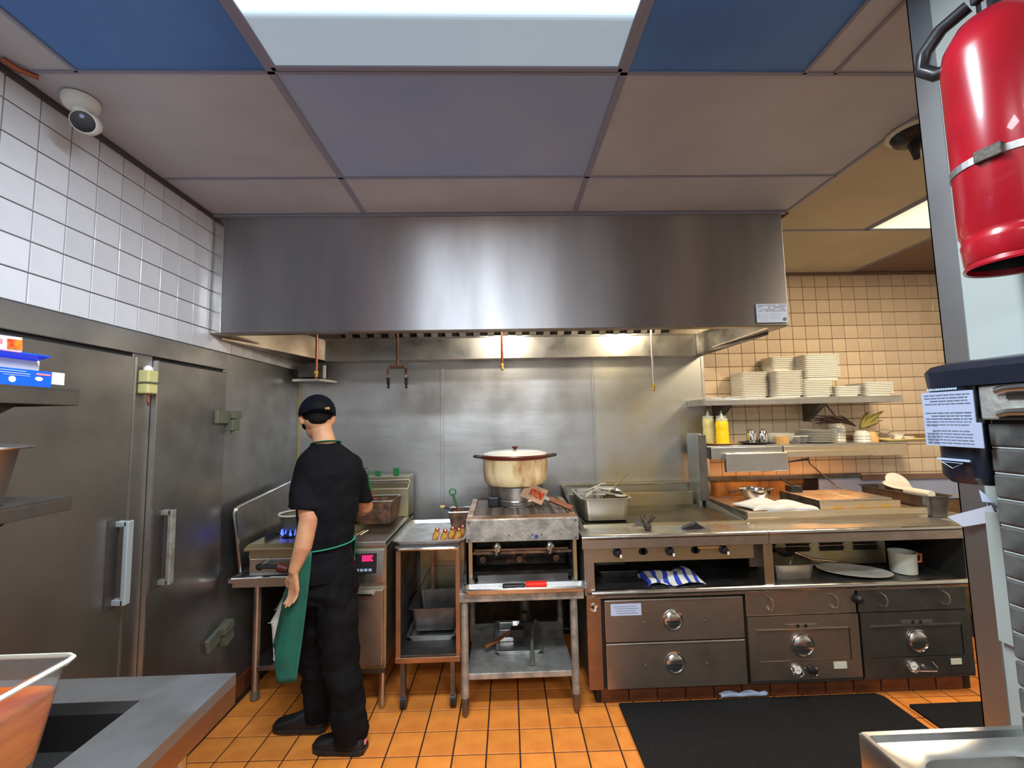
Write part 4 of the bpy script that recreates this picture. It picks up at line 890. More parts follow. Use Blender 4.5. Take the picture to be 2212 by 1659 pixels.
P('bowl', B().lathe([(.035, 0), (.060, .008), (.088, .045), (.096, .085), (.101, .088), (.094, .084), (.084, .045), (.055, .012)], (1.755, 2.97, .963), 28), M['chrome'], t, smooth=True); P('handle', B().tube([(1.66, 2.97, 1.045), (1.60, 2.96, 1.040), (1.565, 2.95, 1.035)], .007, 6), M['black'], t); P('handle', B().tube([(1.85, 2.97, 1.045), (1.885, 2.965, 1.046)], .007, 6), M['black'], t)
t = T('kitchen_cloth', 'crumpled white cloth lying on the front of the hot counter', 'cloth', (1.70, 2.72, .963))
def cl(u, v):
    x = 1.535 + .40 * u + .02 * sin(5 * v); y = 2.625 + .22 * v * (1 - .25 * u)
    e = sin(pi * min(max(u, .0), 1)) ** .5 * sin(pi * min(max(v, .0), 1)) ** .35
    return (x, y + .010 * sin(11 * u), .975 + e * (.026 + .020 * max(0, sin(6.2 * u + .2)) + .013 * sin(15 * u + 3 * v) + .010 * cos(8 * v)))
P('cloth', B().grid(44, 24, cl), M['cloth'], t, smooth=True, solid=.003)
tag(P('paper_sheet', B().box(1.62, 1.94, 2.615, 2.70, .9725, .974), M['paper']), 'flat white paper slipped under the crumpled cloth', 'paper')
P('deck_extension', box(2.60, 2.92, 2.60, 3.25, .880, .905), M['steel'], bpy.data.objects['cooking_counter'], bevel=.002)
t = T('dish_pan', 'dark deep oblong pan holding round lids at the counter end', 'pan', (2.70, 2.85, .906))
P('pan', B().tray(2.60 + .012, 2.79, 2.62, 3.12, .906, 1.035, lip=.010, taper=.012, r=.04), M['darksteel'], t)
P('lifting_tab', B().box(2.79, 2.86, 2.62, 2.66, 1.031, 1.035), M['steel'], t)
for (x, y, z, r, ry, lab) in ((2.79, 2.99, 1.060, .075, 55, 'round white lid leaning in the dark pan at the counter end, the rear one'), (2.73, 2.93, 1.052, .075, 14, 'round white lid lying in the dark pan at the counter end, the front one')):
    q = T('round_lid', lab, 'lid', (x, y, z)); P('disc', B().lathe([(r, 0), (r + .004, .004), (r, .010), (r * .8, .014), (r * .5, .008)], (x, y, z), 28).rot((x, y, z), 'X', ry), M['china'], q, smooth=True)
q = T('paper_roll', 'roll of cream paper lying in the dark pan at the counter end', 'paper', (2.70, 2.72, 1.04)); P('roll', B().cyl((2.70, 2.665, 1.036), .024, .17, 'y', 18), M['offwhite'], q, smooth=True)
# scorched splash and dark rail behind
S('trim_12', box(1.615, 2.46, YB - .008, YB - .002, .88, 1.058), M['burntwall']); S('trim_13', box(2.465, 3.6, YB - .008, YB - .002, .88, 1.058), mat('pale_blue_splash', lin((150, 158, 182)), .4))
S('trim_14', box(1.590, 2.790, YB - .030, YB - .004, 1.060, 1.092), M['darksteel'], bevel=.003); S('trim_15', box(2.80, 3.6, YB - .025, YB - .004, 1.035, 1.075), M['ceildark'], bevel=.003)
tag(P('power_cord', B().tube([(2.36, 3.27, 1.26), (2.38, 3.28, 1.18), (2.45, 3.26, 1.10), (2.52, 3.22, 1.02), (2.55, 3.18, .99)], .006, 6), M['darksteel']), 'thin dark cord hanging down the tiled wall to the hot counter', 'cord')
tag(P('scrubber', B().lathe([(.02, 0), (.05, .012), (.055, .035), (.03, .055), (.01, .06)], (2.62, 3.14, .906), 12), M['blackiron'], smooth=True), 'dark round scrubber on the counter by the wall', 'scrubber')

# ------------------------------------------------------------------ wall shelves with their load
t = T('wall_shelf', 'upper stainless wall shelf stacked with white foam trays', 'shelf', (2.18, 3.16, 1.49))
P('board', B().box(1.462, 2.912, 3.020, 3.312, 1.672, 1.680).box(1.462, 2.912, 3.020, 3.030, 1.632, 1.672).box(1.462, 1.472, 3.03, 3.312, 1.632, 1.672).box(2.902, 2.912, 3.03, 3.312, 1.632, 1.672), M['steel'], t, bevel=.001)
for x in (1.66, 2.38): P('bracket', B().prism([(3.06, 1.672), (3.312, 1.672), (3.312, 1.50)], 'x', x, x + .055), M['darksteel'], t)
t = T('wall_shelf', 'lower stainless heated shelf holding plates, bottles and cups', 'shelf', (2.18, 3.16, 1.16))
P('board', B().box(1.45, 2.905, 3.00, 3.312, 1.335, 1.345), M['steel'], t, bevel=.001)
P('front_housing', box(1.478, 1.99, 3.00, 3.06, 1.252, 1.335), M['steel'], t, bevel=.002)
P('front_housing', B().box(1.995, 2.635, 2.985, 3.06, 1.258, 1.300).box(1.995, 2.635, 2.995, 3.06, 1.300, 1.334), M['rail'], t, bevel=.002)
P('front_housing', box(2.64, 2.90, 3.005, 3.06, 1.252, 1.334), M['rail'], t, bevel=.002)
P('end_plate', box(1.450, 1.478, 3.04, 3.312, 1.262, 1.335), M['darksteel'], t)
P('switch_box', box(1.562, 2.000, 2.962, 3.0, 1.165, 1.296), M['steel'], t, bevel=.006)
P('heater_rod', B().cyl((1.60, 3.085, 1.258), .006, 1.0, 'x', 8), M['heatrod'], t); P('reflector', B().prism([(3.06, 1.250), (3.062, 1.29), (3.11, 1.29), (3.115, 1.250), (3.12, 1.30), (3.055, 1.30)], 'x', 1.56, 2.68), M['cleansteel'], t)
P('strut', B().box(1.47, 1.49, 3.28, 3.312, 1.10, 1.262).tube([(2.0, 2.99, 1.225), (2.18, 3.02, 1.238)], .008, 6), M['black'], t)
P('rear_rail', box(2.64, 3.45, YB - .03, YB - .006, 1.345, 1.385), M['copperpan'], t)

def tray_mesh(w, dpt, hh, fl):
    b = B(); n = 3
    f = lambda d, z: b.rr(-w / 2 + d, w / 2 - d, -dpt / 2 + d, dpt / 2 - d, z, .02, n)
    b.loft([f(.016, 0), f(.009, hh - .004), f(0, hh - .003), f(0, hh + .001), f(.001, hh + .002), f(.008, hh + .002), f(.018, .003)])
    bmesh.ops.recalc_face_normals(b.bm, faces=b.bm.faces)
    me = bpy.data.meshes.new('foam_tray'); b.bm.to_mesh(me); b.bm.free(); me.materials.append(M['foam']); return me
ORD = ['first', 'second', 'third', 'fourth', 'fifth', 'sixth', 'seventh', 'eighth']
def stack(cx, cy, z, w, dpt, n, step, label, group, rz=0, hh=.022):
    me = tray_mesh(w, dpt, hh, 0); rnd = random.Random(int(cx * 1000))
    for i in range(n):
        o = bpy.data.objects.new('foam_tray', me); COL.objects.link(o); o.location = (cx + rnd.uniform(-.0012, .0012), cy + rnd.uniform(-.0012, .0012), z + i * step); o.rotation_euler = (0, 0, radians(rz + rnd.uniform(-.5, .5)))
        k = i + 1 if i < n / 2 else n - i
        tag(o, 'white foam tray, %s from %s %s' % (ORD[k - 1], 'bottom' if i < n / 2 else 'top', label), 'foam tray', group)
stack(2.105, 3.135, 1.6805, .205, .20, 15, .0122, 'of the square front stack left of the tall one', 'foam trays in the square front stack')
stack(1.895, 3.200, 1.6805, .20, .18, 15, .0124, 'of the leftmost shaded stack', 'foam trays in the left rear stack')
stack(2.315, 3.14, 1.6805, .215, .21, 9, .0130, 'of the lower narrow half of the tallest stack', 'foam trays in the lower half of the tall stack')
stack(2.355, 3.14, 1.7990, .265, .23, 12, .0145, 'of the wider upper half of the tallest stack', 'foam trays in the upper half of the tall stack', hh=.030)
stack(2.15, 3.22, 1.885, .20, .16, 6, .0150, 'of the pile behind the tallest stack', 'foam trays behind the tall stack', hh=.03)
stack(2.548, 3.14, 1.6805, .19, .19, 5, .0125, 'of the lowest stack right of the tall one', 'foam trays in the low stack')
stack(2.780, 3.15, 1.6805, .215, .22, 7, .0125, 'of the rightmost stack', 'foam trays in the rightmost stack')
for i, (x, y, a, lab) in enumerate(((1.58, 3.12, 8, 'flat white foam plate at the left end of the upper shelf'), (1.70, 3.08, -6, 'flat white foam plate beside the front tray stack on the upper shelf'))):
    b = B(); b.tray(x - .07, x + .07, y - .05, y + .05, 1.6805, 1.693, lip=.004, t=.002); tag(P('foam_plate', b.rot((x, y, 0), 'Z', a), M['foam']), lab, 'foam plate')

def bottle(x, y, z, m, label, hh=.17, r=.043):
    t = T('squeeze_bottle', label, 'bottle', (x, y, z))
    P('body', B().lathe([(r * .9, 0), (r, .005), (r, hh * .55), (r * .96, hh * .6), (r, hh * .66), (r, hh * .92), (r * .85, hh)], (x, y, z), 20), m, t, smooth=True)
    P('cap', B().lathe([(r * .9, hh), (r * .92, hh + .014), (r * .3, hh + .020), (r * .14, hh + .048), (r * .05, hh + .055)], (x, y, z), 16), M['offwhite'], t, smooth=True)
Z2 = 1.3455
def plate(x, y, z, r, m, label, name='plate', sx=1, group=None):
    t = T(name, label, 'plate', (x, y, z), group); P('dish', B().lathe([(r * .6, 0), (r * .7, .003), (r, .013), (r * 1.005, .016), (r * .7, .006), (r * .55, .006)], (0, 0, 0), 32).xf(Matrix.Translation((x, y, z)) @ Matrix.Diagonal((sx, 1, 1, 1))), m, t, smooth=True); return t
plate(1.60, 3.12, Z2, .115, M['tan'], 'tan plate under the squeeze bottles on the lower shelf', 'serving_plate')
bottle(1.602, 3.070, Z2 + .007, M['yellow'], 'yellow squeeze bottle on the lower shelf')
bottle(1.545, 3.155, Z2 + .007, M['paleyellow'], 'cloudy pale squeeze bottle left behind the yellow one', .19, .040)
bottle(1.650, 3.165, Z2 + .007, M['paleyellow'], 'cloudy pale squeeze bottle right behind the yellow one', .19, .040)
plate(1.86, 3.12, Z2, .105, M['darksteel'], 'dark shallow dish under the metal shakers', 'shallow_dish')
for x, lab in ((1.825, 'left metal shaker on the dark dish'), (1.912, 'right metal shaker on the dark dish')):
    t = T('metal_shaker', lab, 'shaker', (x, 3.09, Z2 + .007)); P('body', B().lathe([(.031, 0), (.033, .004), (.033, .060), (.028, .078), (.022, .090)], (x, 3.09, Z2 + .007), 18), M['chrome'], t, smooth=True); P('cap', B().lathe([(.024, .088), (.025, .098), (.010, .102)], (x, 3.09, Z2 + .007), 18), M['steel'], t, smooth=True)
t = T('tan_ramekin', 'tan ramekin in front of the white serving dish on the lower shelf', 'ramekin', (2.030, 3.05, Z2)); P('cup', B().lathe([(.040, 0), (.044, .005), (.050, .055), (.046, .055), (.038, .008)], (2.030, 3.06, Z2), 24), M['tan'], t, smooth=True)
t = T('oval_dish', 'long white serving dish behind the tan ramekin', 'dish', (2.07, 3.22, Z2)); P('dish', B().lathe([(.10, 0), (.12, .006), (.155, .055), (.150, .055), (.11, .01)], (0, 0, 0), 30).xf(Matrix.Translation((2.07, 3.20, Z2)) @ Matrix.Diagonal((1.0, .6, 1.3, 1))), M['china'], t, smooth=True)
for x, y, lab in ((2.125, 3.06, 'small clear glass bowl beside the tan ramekin'), (2.195, 3.08, 'small clear glass bowl nearest the plate stack')):
    t = T('glass_bowl', lab, 'bowl', (x, y, Z2)); P('bowl', B().lathe([(.022, 0), (.034, .02), (.040, .05), (.037, .05), (.030, .02), (.018, .004)], (x, y, Z2), 20), M['clear'], t, smooth=True); P('rim', B().lathe([(.038, .050), (.042, .052), (.038, .056)], (x, y, Z2), 20, cap0=False, cap1=False), M['china'], t, smooth=True)
for i in range(8):
    if i == 0: p0 = plate(2.335, 3.13, Z2, .128, M['china'], 'white plate, lowest of the plate stack in the middle of the lower shelf', group='white plates stacked on the lower shelf')
    else: dup(p0, (2.335 + .002 * (i % 3), 3.13, Z2 + .0115 * i), 'white plate, %s from the bottom of the plate stack on the lower shelf' % ORD[i])
def cup(x, y, z, r, hh, m, label, group=None):
    t = T('cup', label, 'cup', (x, y, z), group); P('body', B().lathe([(r * .95, 0), (r, .004), (r * .92, hh * .5), (r * .62, hh * .96), (r * .5, hh), (r * .2, hh)], (x, y, z), 24), m, t, smooth=True); return t
for i in range(5):
    if i == 0: c0 = cup(2.560, 3.22, Z2, .062, .045, M['china'], 'white upturned bowl, lowest of the taller rear stack right of the plates', 'white bowls in the rear stack')
    else: dup(c0, (2.560, 3.22, Z2 + .023 * i), 'white upturned bowl, %s from the bottom of the taller rear stack' % ORD[i])
for i in range(3):
    if i == 0: c0 = cup(2.640, 3.08, Z2, .052, .042, M['china'], 'white upturned cup, lowest of the short front stack', 'white cups in the front stack')
    else: dup(c0, (2.640, 3.08, Z2 + .021 * i), 'white upturned cup, %s of the short front stack' % ('middle' if i == 1 else 'topmost'))
cup(2.725, 3.10, Z2, .045, .075, M['tan'], 'tan cup beside the short stack of white cups')
t = T('serving_tray', 'yellowish oblong tray hanging over the right end of the lower shelf', 'tray', (2.93, 3.12, Z2)); P('tray', B().tray(2.785, 3.09, 3.03, 3.24, Z2, Z2 + .018, lip=.008, taper=.02), mat('cream_tray', lin((226, 206, 130)), .4), t)
cup(2.85, 3.12, Z2 + .004, .042, .082, M['clear'], 'clear upturned glass on the yellowish tray')
for x, hh, lab in ((2.925, .05, 'white square tub on the yellowish tray next to the glass'), (3.005, .032, 'low white tub at the right of the yellowish tray')):
    tag(P('white_tub', B().tray(x - .035, x + .035, 3.08, 3.15, Z2 + .004, Z2 + hh, lip=.003, t=.002, r=.01), M['white']), lab, 'tub')
# dried herbs
t = T('herb_bundle', 'dark dried herb bundle hanging below the upper shelf', 'herbs', (2.45, 3.14, 1.50))
hb = B(); rnd = random.Random(9)
for k in range(34):
    y = 3.06 + rnd.uniform(-.03, .03); x0 = rnd.uniform(2.24, 2.42)
    hb.tube([(2.62, 3.10, 1.462), (2.50, 3.08 + rnd.uniform(-.02, .02), 1.51 + rnd.uniform(-.02, .03)), (x0, y, 1.515 + rnd.uniform(-.035, .035))], [.004, .006, .002], 4)
P('twigs', hb, M['darkleaf'], t, kind='stuff'); P('tie', B().tube([(2.40, 3.09, 1.62), (2.44, 3.09, 1.57), (2.47, 3.085, 1.52)], .005, 5), M['darkleaf'], t)
t = T('dried_leaf', 'yellow-brown dried leaf standing above the white cups', 'leaf', (2.70, 3.10, 1.44))
def lf(c, tip, w, bend):
    c, tip = Vector(c), Vector(tip); d_ = (tip - c); s_ = Vector((d_.z, 0, -d_.x)).normalized()
    return B().grid(6, 10, lambda u, v: tuple(c + d_ * v + s_ * ((u - .5) * w * .55 * sin(pi * min(.97, v * .9 + .08)) * (1 + .25 * sin(20 * v))) + Vector((0, bend * (u - .5) ** 2 * 4 + .02 * v, 0))))
for c_, tp, w in (((2.66, 3.10, 1.445), (2.84, 3.08, 1.565), .075), ((2.66, 3.10, 1.445), (2.80, 3.05, 1.50), .065), ((2.66, 3.10, 1.445), (2.76, 3.12, 1.56), .05)):
    P('blade', lf(c_, tp, w, .02), M['leaf'], t, smooth=True, solid=.002)
# ------------------------------------------------------------------ things at the right edge
t = T('fire_extinguisher', 'red fire extinguisher strapped high on the wall at the upper right', 'extinguisher', (1.006, .770, 1.83))
ex, ey = 1.006, .770
P('tank', B().lathe([(.076, 1.845), (.078, 1.848), (.080, 1.88), (.0805, 1.886), (.0785, 1.890), (.0785, 1.902), (.082, 1.908), (.082, 2.265), (.076, 2.30), (.056, 2.335), (.026, 2.355)], (ex, ey, 0), 40, cap0=False), M['red'], t, smooth=True)
P('base_recess', B().lathe([(.074, 1.845), (.072, 1.88), (.002, 1.895)], (ex, ey, 0), 40, cap0=False), M['black'], t, smooth=True)
P('tank_skirt', B().lathe([(.076, 1.8445), (.080, 1.836), (.079, 1.832), (.075, 1.834), (.074, 1.846)], (ex, ey, 0), 40, cap0=False, cap1=False), M['red'], t, smooth=True)
P('valve', B().cyl((ex, ey, 2.35), .020, .06).box(ex - .03, ex + .03, ey - .012, ey + .012, 2.38, 2.42), M['black'], t, bevel=.003)
s = P('strap', B().lathe([(.0822, 2.030), (.0845, 2.030), (.0845, 2.044), (.0822, 2.044)], (ex, ey, 0), 40, cap0=False, cap1=False), M['alu'], t)
P('buckle', B().box(-.008, .004, -.020, .020, -.012, .012).xf(Matrix.Translation((ex - .078, ey - .030, 2.037)) @ Matrix.Rotation(radians(16), 4, 'Z') ), M['blackiron'], s, bevel=.002)
P('hose', B().tube([(ex - .01, ey + .03, 2.40), (ex - .03, ey + .07, 2.385), (ex - .045, ey + .095, 2.350), (ex - .050, ey + .098, 2.315), (ex - .040, ey + .08, 2.290), (ex - .02, ey + .05, 2.285)], .014, 10), M['black'], t, smooth=True)
P('wall_bracket', box(ex + .06, XW, ey - .02, ey + .02, 2.0, 2.06), M['darksteel'], t)

t = T('soap_dispenser', 'navy wall dispenser with taped notice and triangular mark beside the tiled block', 'dispenser', (1.0, .86, 1.40))
def disp(z, d, y0, y1, x0): return B().rr(x0 + d, XW, y0 + d, y1 - d, z, .035, 5)
P('housing', B().loft([disp(1.405, .010, .828, .935, .952), disp(1.42, .003, .828, .935, .949), disp(1.50, .004, .828, .935, .947), disp(1.605, 0, .828, .936, .945)]), M['navy'], t, smooth=True)
P('cover', B().loft([disp(1.606, 0, .70, .938, .944), disp(1.640, -.002, .70, .938, .943), disp(1.652, .004, .70, .938, .946), disp(1.660, .02, .70, .938, .955)]), M['navy'], t, smooth=True)
n = P('notice', B().box(.9415, .9435, .826, .930, 1.482, 1.597), M['notice'], t)
P('notice_flap', B().box(.940, .9415, .815, .9, 1.482, 1.532).rot((.94, .86, 1.5), 'Z', 0), M['notice'], n)
pb = B(); rnd = random.Random(11)
for r in range(17):
    if r in (4, 5, 11): continue
    y = .924 - (.012 if r % 5 == 2 else 0)
    while y > .836:
        w = rnd.uniform(.004, .016); w = min(w, y - .832); z = 1.591 - r * .0063
        pb.box(.9405 if z > 1.532 else .9393, .9415 if z > 1.532 else .94, y - w, y, z - .0016, z); y -= w + .002
P('print', pb, M['ink'], n)
# name strip above the notice and the mark below it: pale line with an outlined triangle
lb = B(); rnd = random.Random(2); y = .918
while y > .856:
    w = rnd.uniform(.002, .005); lb.box(.9425, .9445, y - w, y, 1.600, 1.6045); y -= w + .0012
P('name_strip', lb, M['palegrey'], t)
P('pale_line', box(.9440, .9475, .848, .912, 1.452, 1.4565), M['palegrey'], t)
P('triangle_outline', B().tube([(.9455, .905, 1.448), (.9455, .862, 1.448), (.9465, .884, 1.436), (.9455, .905, 1.448)], .0008, 4), M['palegrey'], t)
t = T('wall_bracket', 'scuffed galvanised bracket with two rounded rails on top of the tiled block', 'bracket', (1.0, .75, 1.53))
P('plate', B().box(.950, 1.10, .56, .824, 1.537, 1.605), M['greysteel'], t, bevel=.004)
for z in (1.596, 1.552): P('rail', B().tube([(.946, .56, z), (.946, .77, z), (.950, .79, z - .004)], .008, 10), M['cleansteel'], t, smooth=True)
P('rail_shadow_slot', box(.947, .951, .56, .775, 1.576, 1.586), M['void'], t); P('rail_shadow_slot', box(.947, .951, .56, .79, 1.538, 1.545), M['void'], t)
tag(P('tape_flap', B().prism([(1.030, 1.302), (.945, 1.345), (.936, 1.312), (1.0, 1.285)], 'x', 1.092, 1.094).rot((1.094, .94, 1.3), 'Z', 12), M['tape']), 'silver-grey tape flap sticking out from the door post', 'tape')
tag(P('tape_flap', B().prism([(.932, 1.352), (.962, 1.375), (.958, 1.350)], 'x', 1.086, 1.088), M['paper']), 'small pale scrap of paper above the tape flap on the door post', 'paper')

# hand sink
t = T('hand_sink', 'stainless hand sink at the lower right corner', 'sink', (.91, .66, .60))
q = B(); R_ = lambda d, z, r: q.rr(.722 + d, 1.094 - d, .42 + d, .918 - d, z, r, 6)
q.loft([R_(.0, .835, .006), R_(0, .900, .006), R_(.003, .904, .006), R_(.012, .903, .006), R_(.018, .893, .01), R_(.046, .889, .05), R_(.054, .884, .055), R_(.060, .86, .06), R_(.075, .76, .06), R_(.10, .745, .05)], cap0=False)
P('basin', q, M['steel'], t, smooth=True)
P('drain', B().lathe([(.03, .7455), (.028, .748), (.01, .7465)], (.908, .66, 0), 18), M['chrome'], t)
P('trap', B().tube([(.908, .66, .745), (.908, .66, .62), (.94, .66, .58), (1.0, .66, .60), (1.095, .66, .62)], .018, 10), M['chrome'], t, smooth=True)
P('side_skirt', box(.7225, .724, .424, .914, .80, .836), M['copperpan'], t)  # orange floor reflection on the skirt is put into its coppery colour
P('overflow', B().box(.86, .95, .868, .872, .85, .858), M['void'], t)

# ------------------------------------------------------------------ left foreground
t = T('steel_table', 'stainless work table with dark sunken well in the lower left corner', 'table', (-1.08, .75, 0))
tb_ = B(); 
tb_.box(-1.46, -.716, 1.118, 1.220, .872, .900).box(-.881, -.716, .15, 1.118, .872, .900).box(-1.46, -1.36, .15, 1.118, .872, .900).box(-1.36, -.881, .15, .30, .872, .900)
P('table_top', tb_, mat('satin_scratched_steel', (.40, .41, .43), .42, 1, col2=(.30, .31, .33), nscale=9, rough2=.55, bump=.04, bscale=30), t)
P('side_apron', B().box(-.722, -.716, .15, 1.220, .822, .8715).box(-1.46, -.722, 1.214, 1.220, .822, .8715), M['copperpan'], t)  # brown reflection of the floor is painted as coppery metal
P('well', B().box(-1.36, -.881, .30, 1.118, .775, .790).box(-1.365, -1.36, .30, 1.118, .775, .872).box(-.881, -.876, .30, 1.118, .775, .872).box(-1.36, -.881, 1.118, 1.123, .775, .872), M['void'], t)  # inside of the well coloured black in place of its shade
for x, y in ((-.775, 1.10), (-1.40, 1.15), (-.775, .22), (-1.40, .22)): P('leg', B().cyl((x, y, 0), .019, .83, seg=14), M['steel'], t, smooth=True)
P('brace', B().cyl((-.81, 1.11, .02), .014, .81, seg=10), M['black'], t, smooth=True)
t = T('soup_tub', 'clear plastic tub of orange soup in the lower left corner', 'tub', (-1.15, .72, .79))
q = B(); f = lambda d, z, r=.03: q.rr(-1.37 + d * .4, -.935 - d, .36 + d, 1.010 - d, z, r, 5)
q.loft([f(.040, .792), f(.006, 1.050), f(-.002, 1.054), f(-.004, 1.066), f(.004, 1.067), f(.008, 1.05), f(.043, .796)])
P('tub', q, M['clear'], t, smooth=True)
q = B(); q.loft([f(.0435, .798), f(.039, .830), f(.0315, .880)]); P('sediment', q, M['soupdark'], t, smooth=True)
q = B(); q.loft([f(.0313, .8805), f(.0195, .965), f(.0135, 1.008)]); P('soup', q, M['soup'], t, smooth=True)
q = B(); f2 = lambda d, z: q.rr(-1.30 + d, -1.00 - d, .52 + d, .93 - d, z, .04, 5)
P('rim', B().tube([(-1.36, 1.012, 1.062), (-.955, 1.012, 1.062), (-.938, 1.003, 1.062), (-.933, .985, 1.062), (-.933, .37, 1.062)], .005, 8), M['offwhite'], t, smooth=True)

def overshelf(x1, y1, z0, z1, label):
    t = T('over_shelf', label, 'shelf', (-1.35, .6, z0))
    P('board', box(XL + .036, x1, -.2, y1, z1 - .006, z1), M['darksteel'], t); P('edge', B().box(x1 - .006, x1, -.2, y1, z0, z1 - .006).box(XL + .04, x1 - .006, y1 - .006, y1, z0, z1 - .006), M['darksteel'], t, bevel=.002)
    P('bracket', B().prism([(.2, z0), (y1 - .12, z0), (y1 - .17, z0 - .03), (.2, z0 - .16)], 'x', x1 - .05, x1 - .035), M['blackiron'], t)
    return t
overshelf(-1.205, 1.258, 1.622, 1.668, 'upper dark steel shelf with wrap boxes at the left edge')
t = overshelf(-1.210, 1.262, 1.330, 1.369, 'lower brown steel shelf at the left edge under the pot')
P('slot', box(-1.30, -1.235, .3, 1.12, 1.3692, 1.3700), M['void'], t)
t = T('blue_wrap_box', 'blue and white carton with open white end flap on the upper left shelf', 'box', (-1.28, 1.0, 1.669))
P('carton', box(-1.34, -1.222, .75, 1.195, 1.669, 1.712), M['blue'], t, bevel=.001)
P('flap', B().box(-1.330, -1.224, 1.196, 1.232, 1.680, 1.682).box(-1.224, -1.221, 1.196, 1.228, 1.679, 1.712), M['white'], t)
P('inner_wall', B().box(-1.27, -1.26, .75, 1.190, 1.712, 1.742), M['offwhite'], t)
P('open_lid', B().prism([(-1.262, 1.740), (-1.222, 1.752), (-1.222, 1.755), (-1.262, 1.744)], 'y', .75, 1.188), M['blue'], t)
P('lid_lining', B().box(-1.2605, -1.2585, .75, 1.196, 1.712, 1.743), M['offwhite'], t)
P('print_strip', B().box(-1.2218, -1.2205, 1.155, 1.190, 1.700, 1.705), M['pink'], t)
P('print_oval', B().lathe([(.008, 0), (.008, .001)], (0, 0, 0), 14, 'x').xf(Matrix.Translation((-1.2216, 1.162, 1.690)) @ Matrix.Diagonal((1, 1.2, .7, 1))).lathe([(.008, 0), (.008, .001)], (-1.2216, 1.10, 1.684), 14, 'x'), M['white'], t)
P('print_lines', B().box(-1.2218, -1.2207, 1.06, 1.13, 1.705, 1.707).box(-1.2218, -1.2207, 1.06, 1.14, 1.699, 1.701).box(-1.2218, -1.2207, 1.08, 1.14, 1.694, 1.6955), M['palegrey'], t)
P('lid_print', B().box(-1.2222, -1.2212, 1.07, 1.115, 1.7525, 1.7548), M['pink'], t)
t = T('food_carton', 'white carton with orange food picture lying on the blue box', 'box', (-1.27, 1.0, 1.756))
P('carton', B().box(-1.34, -1.235, .75, 1.13, 1.756, 1.793).rot((-1.28, 1.1, 1.77), 'X', 3), M['white'], t, bevel=.001)
P('food_picture', B().box(-1.2345, -1.2335, 1.095, 1.129, 1.760, 1.786).rot((-1.28, 1.1, 1.77), 'X', 3), M['print'], t); P('logo_strip', B().box(-1.2345, -1.2335, 1.055, 1.085, 1.772, 1.784).rot((-1.28, 1.1, 1.77), 'X', 3), M['pink'], t)
t = T('lidded_pot', 'dark tapered pot with thin wide lid on the lower left shelf', 'pot', (-1.31, 1.02, 1.370))
P('pot', B().lathe([(.052, 0), (.056, .01), (.075, .134), (.078, .138)], (-1.300, 1.10, 1.371), 26), M['brownsteel'], t, smooth=True)
l = P('lid', B().lathe([(.100, .138), (.102, .141), (.100, .144), (.03, .152), (.01, .153)], (-1.300, 1.10, 1.371), 30), M['steel'], t, smooth=True)

# ------------------------------------------------------------------ on the ceiling
t = T('security_camera', 'white bullet security camera in the upper left corner', 'camera', (-1.43, 1.42, 2.60))
P('mount', B().lathe([(.050, 0), (.052, -.006), (.050, -.024), (.044, -.034), (.022, -.040)], (-1.430, 1.430, ZC - .001), 28), M['white'], t, smooth=True)
P('joint', B().lathe([(.020, 0), (.024, -.012), (.018, -.026)], (-1.424, 1.425, ZC - .038), 18), M['white'], t, smooth=True)
mm = Matrix.Translation((-1.405, 1.432, 2.605)) @ Vector((.45, -.78, -.44)).to_track_quat('Z', 'Y').to_matrix().to_4x4()
P('body', B().lathe([(.020, -.045), (.032, -.035), (.036, -.01), (.036, .045), (.033, .050)], (0, 0, 0), 26).xf(mm), M['white'], t, smooth=True)
l = P('lens_window', B().lathe([(.032, .0505), (.030, .055), (.015, .057)], (0, 0, 0), 26).xf(mm), M['navy'], t, smooth=True)
P('lens_glint', B().lathe([(.007, .0572), (.005, .060)], (-.0, .016, 0), 12).xf(mm), M['palegrey'], l)
tag(P('cable_stub', B().tube([(-1.505, 1.26, ZC - .004), (-1.49, 1.29, ZC - .012), (-1.47, 1.33, ZC - .006)], .008, 8), M['copper']), 'orange stub of cable at the ceiling edge behind the camera', 'cable')
t = T('ceiling_fixture', 'black ceiling fixture with broken hanging stem beside the door post', 'fixture', (1.68, 1.56, 2.60))
P('rim', B().lathe([(.095, 0), (.095, -.008), (.080, -.012)], (1.705, 1.60, ZC - .001), 26), M['offwhite'], t)
P('dome', B().lathe([(.080, -.012), (.070, -.035), (.045, -.05), (.03, -.055)], (1.705, 1.60, ZC - .001), 22), M['black'], t, smooth=True)
P('stem', B().tube([(1.70, 1.60, 2.640), (1.69, 1.59, 2.60), (1.705, 1.60, 2.575)], [.025, .016, .012], 8), M['black'], t)

# ------------------------------------------------------------------ floor things
def mat_mesh(x0, x1, y0, y1, cut=0): return B().prism([(x0, y0), (x1, y0), (x1, y1 - cut), (x1 - cut, y1), (x0 + cut * .2, y1), (x0, y1 - cut * .2)], 'z', .0005, .013)
tag(P('floor_mat', mat_mesh(.614, 2.07, .9, 2.45, .03), M['rubber'], bevel=.003), 'large black rubber mat on the floor in front of the drawers', 'mat')
tag(P('floor_mat', mat_mesh(2.135, 3.4, .9, 2.35, .04), M['rubber'], bevel=.003), 'second black rubber mat further right beyond the gap of orange tile', 'mat')
def bg(u, v): return (1.18 + .26 * u + .01 * sin(9 * v), 2.456 + .016 * v, .014 + .030 * sin(pi * min(max(v, .02), 1)) * (.5 + .5 * abs(sin(7 * u))))
tag(P('plastic_bag', B().grid(20, 6, bg), M['paper'], smooth=True, solid=.002), 'crumpled pale plastic bag caught under the drawers at the mat edge', 'bag')

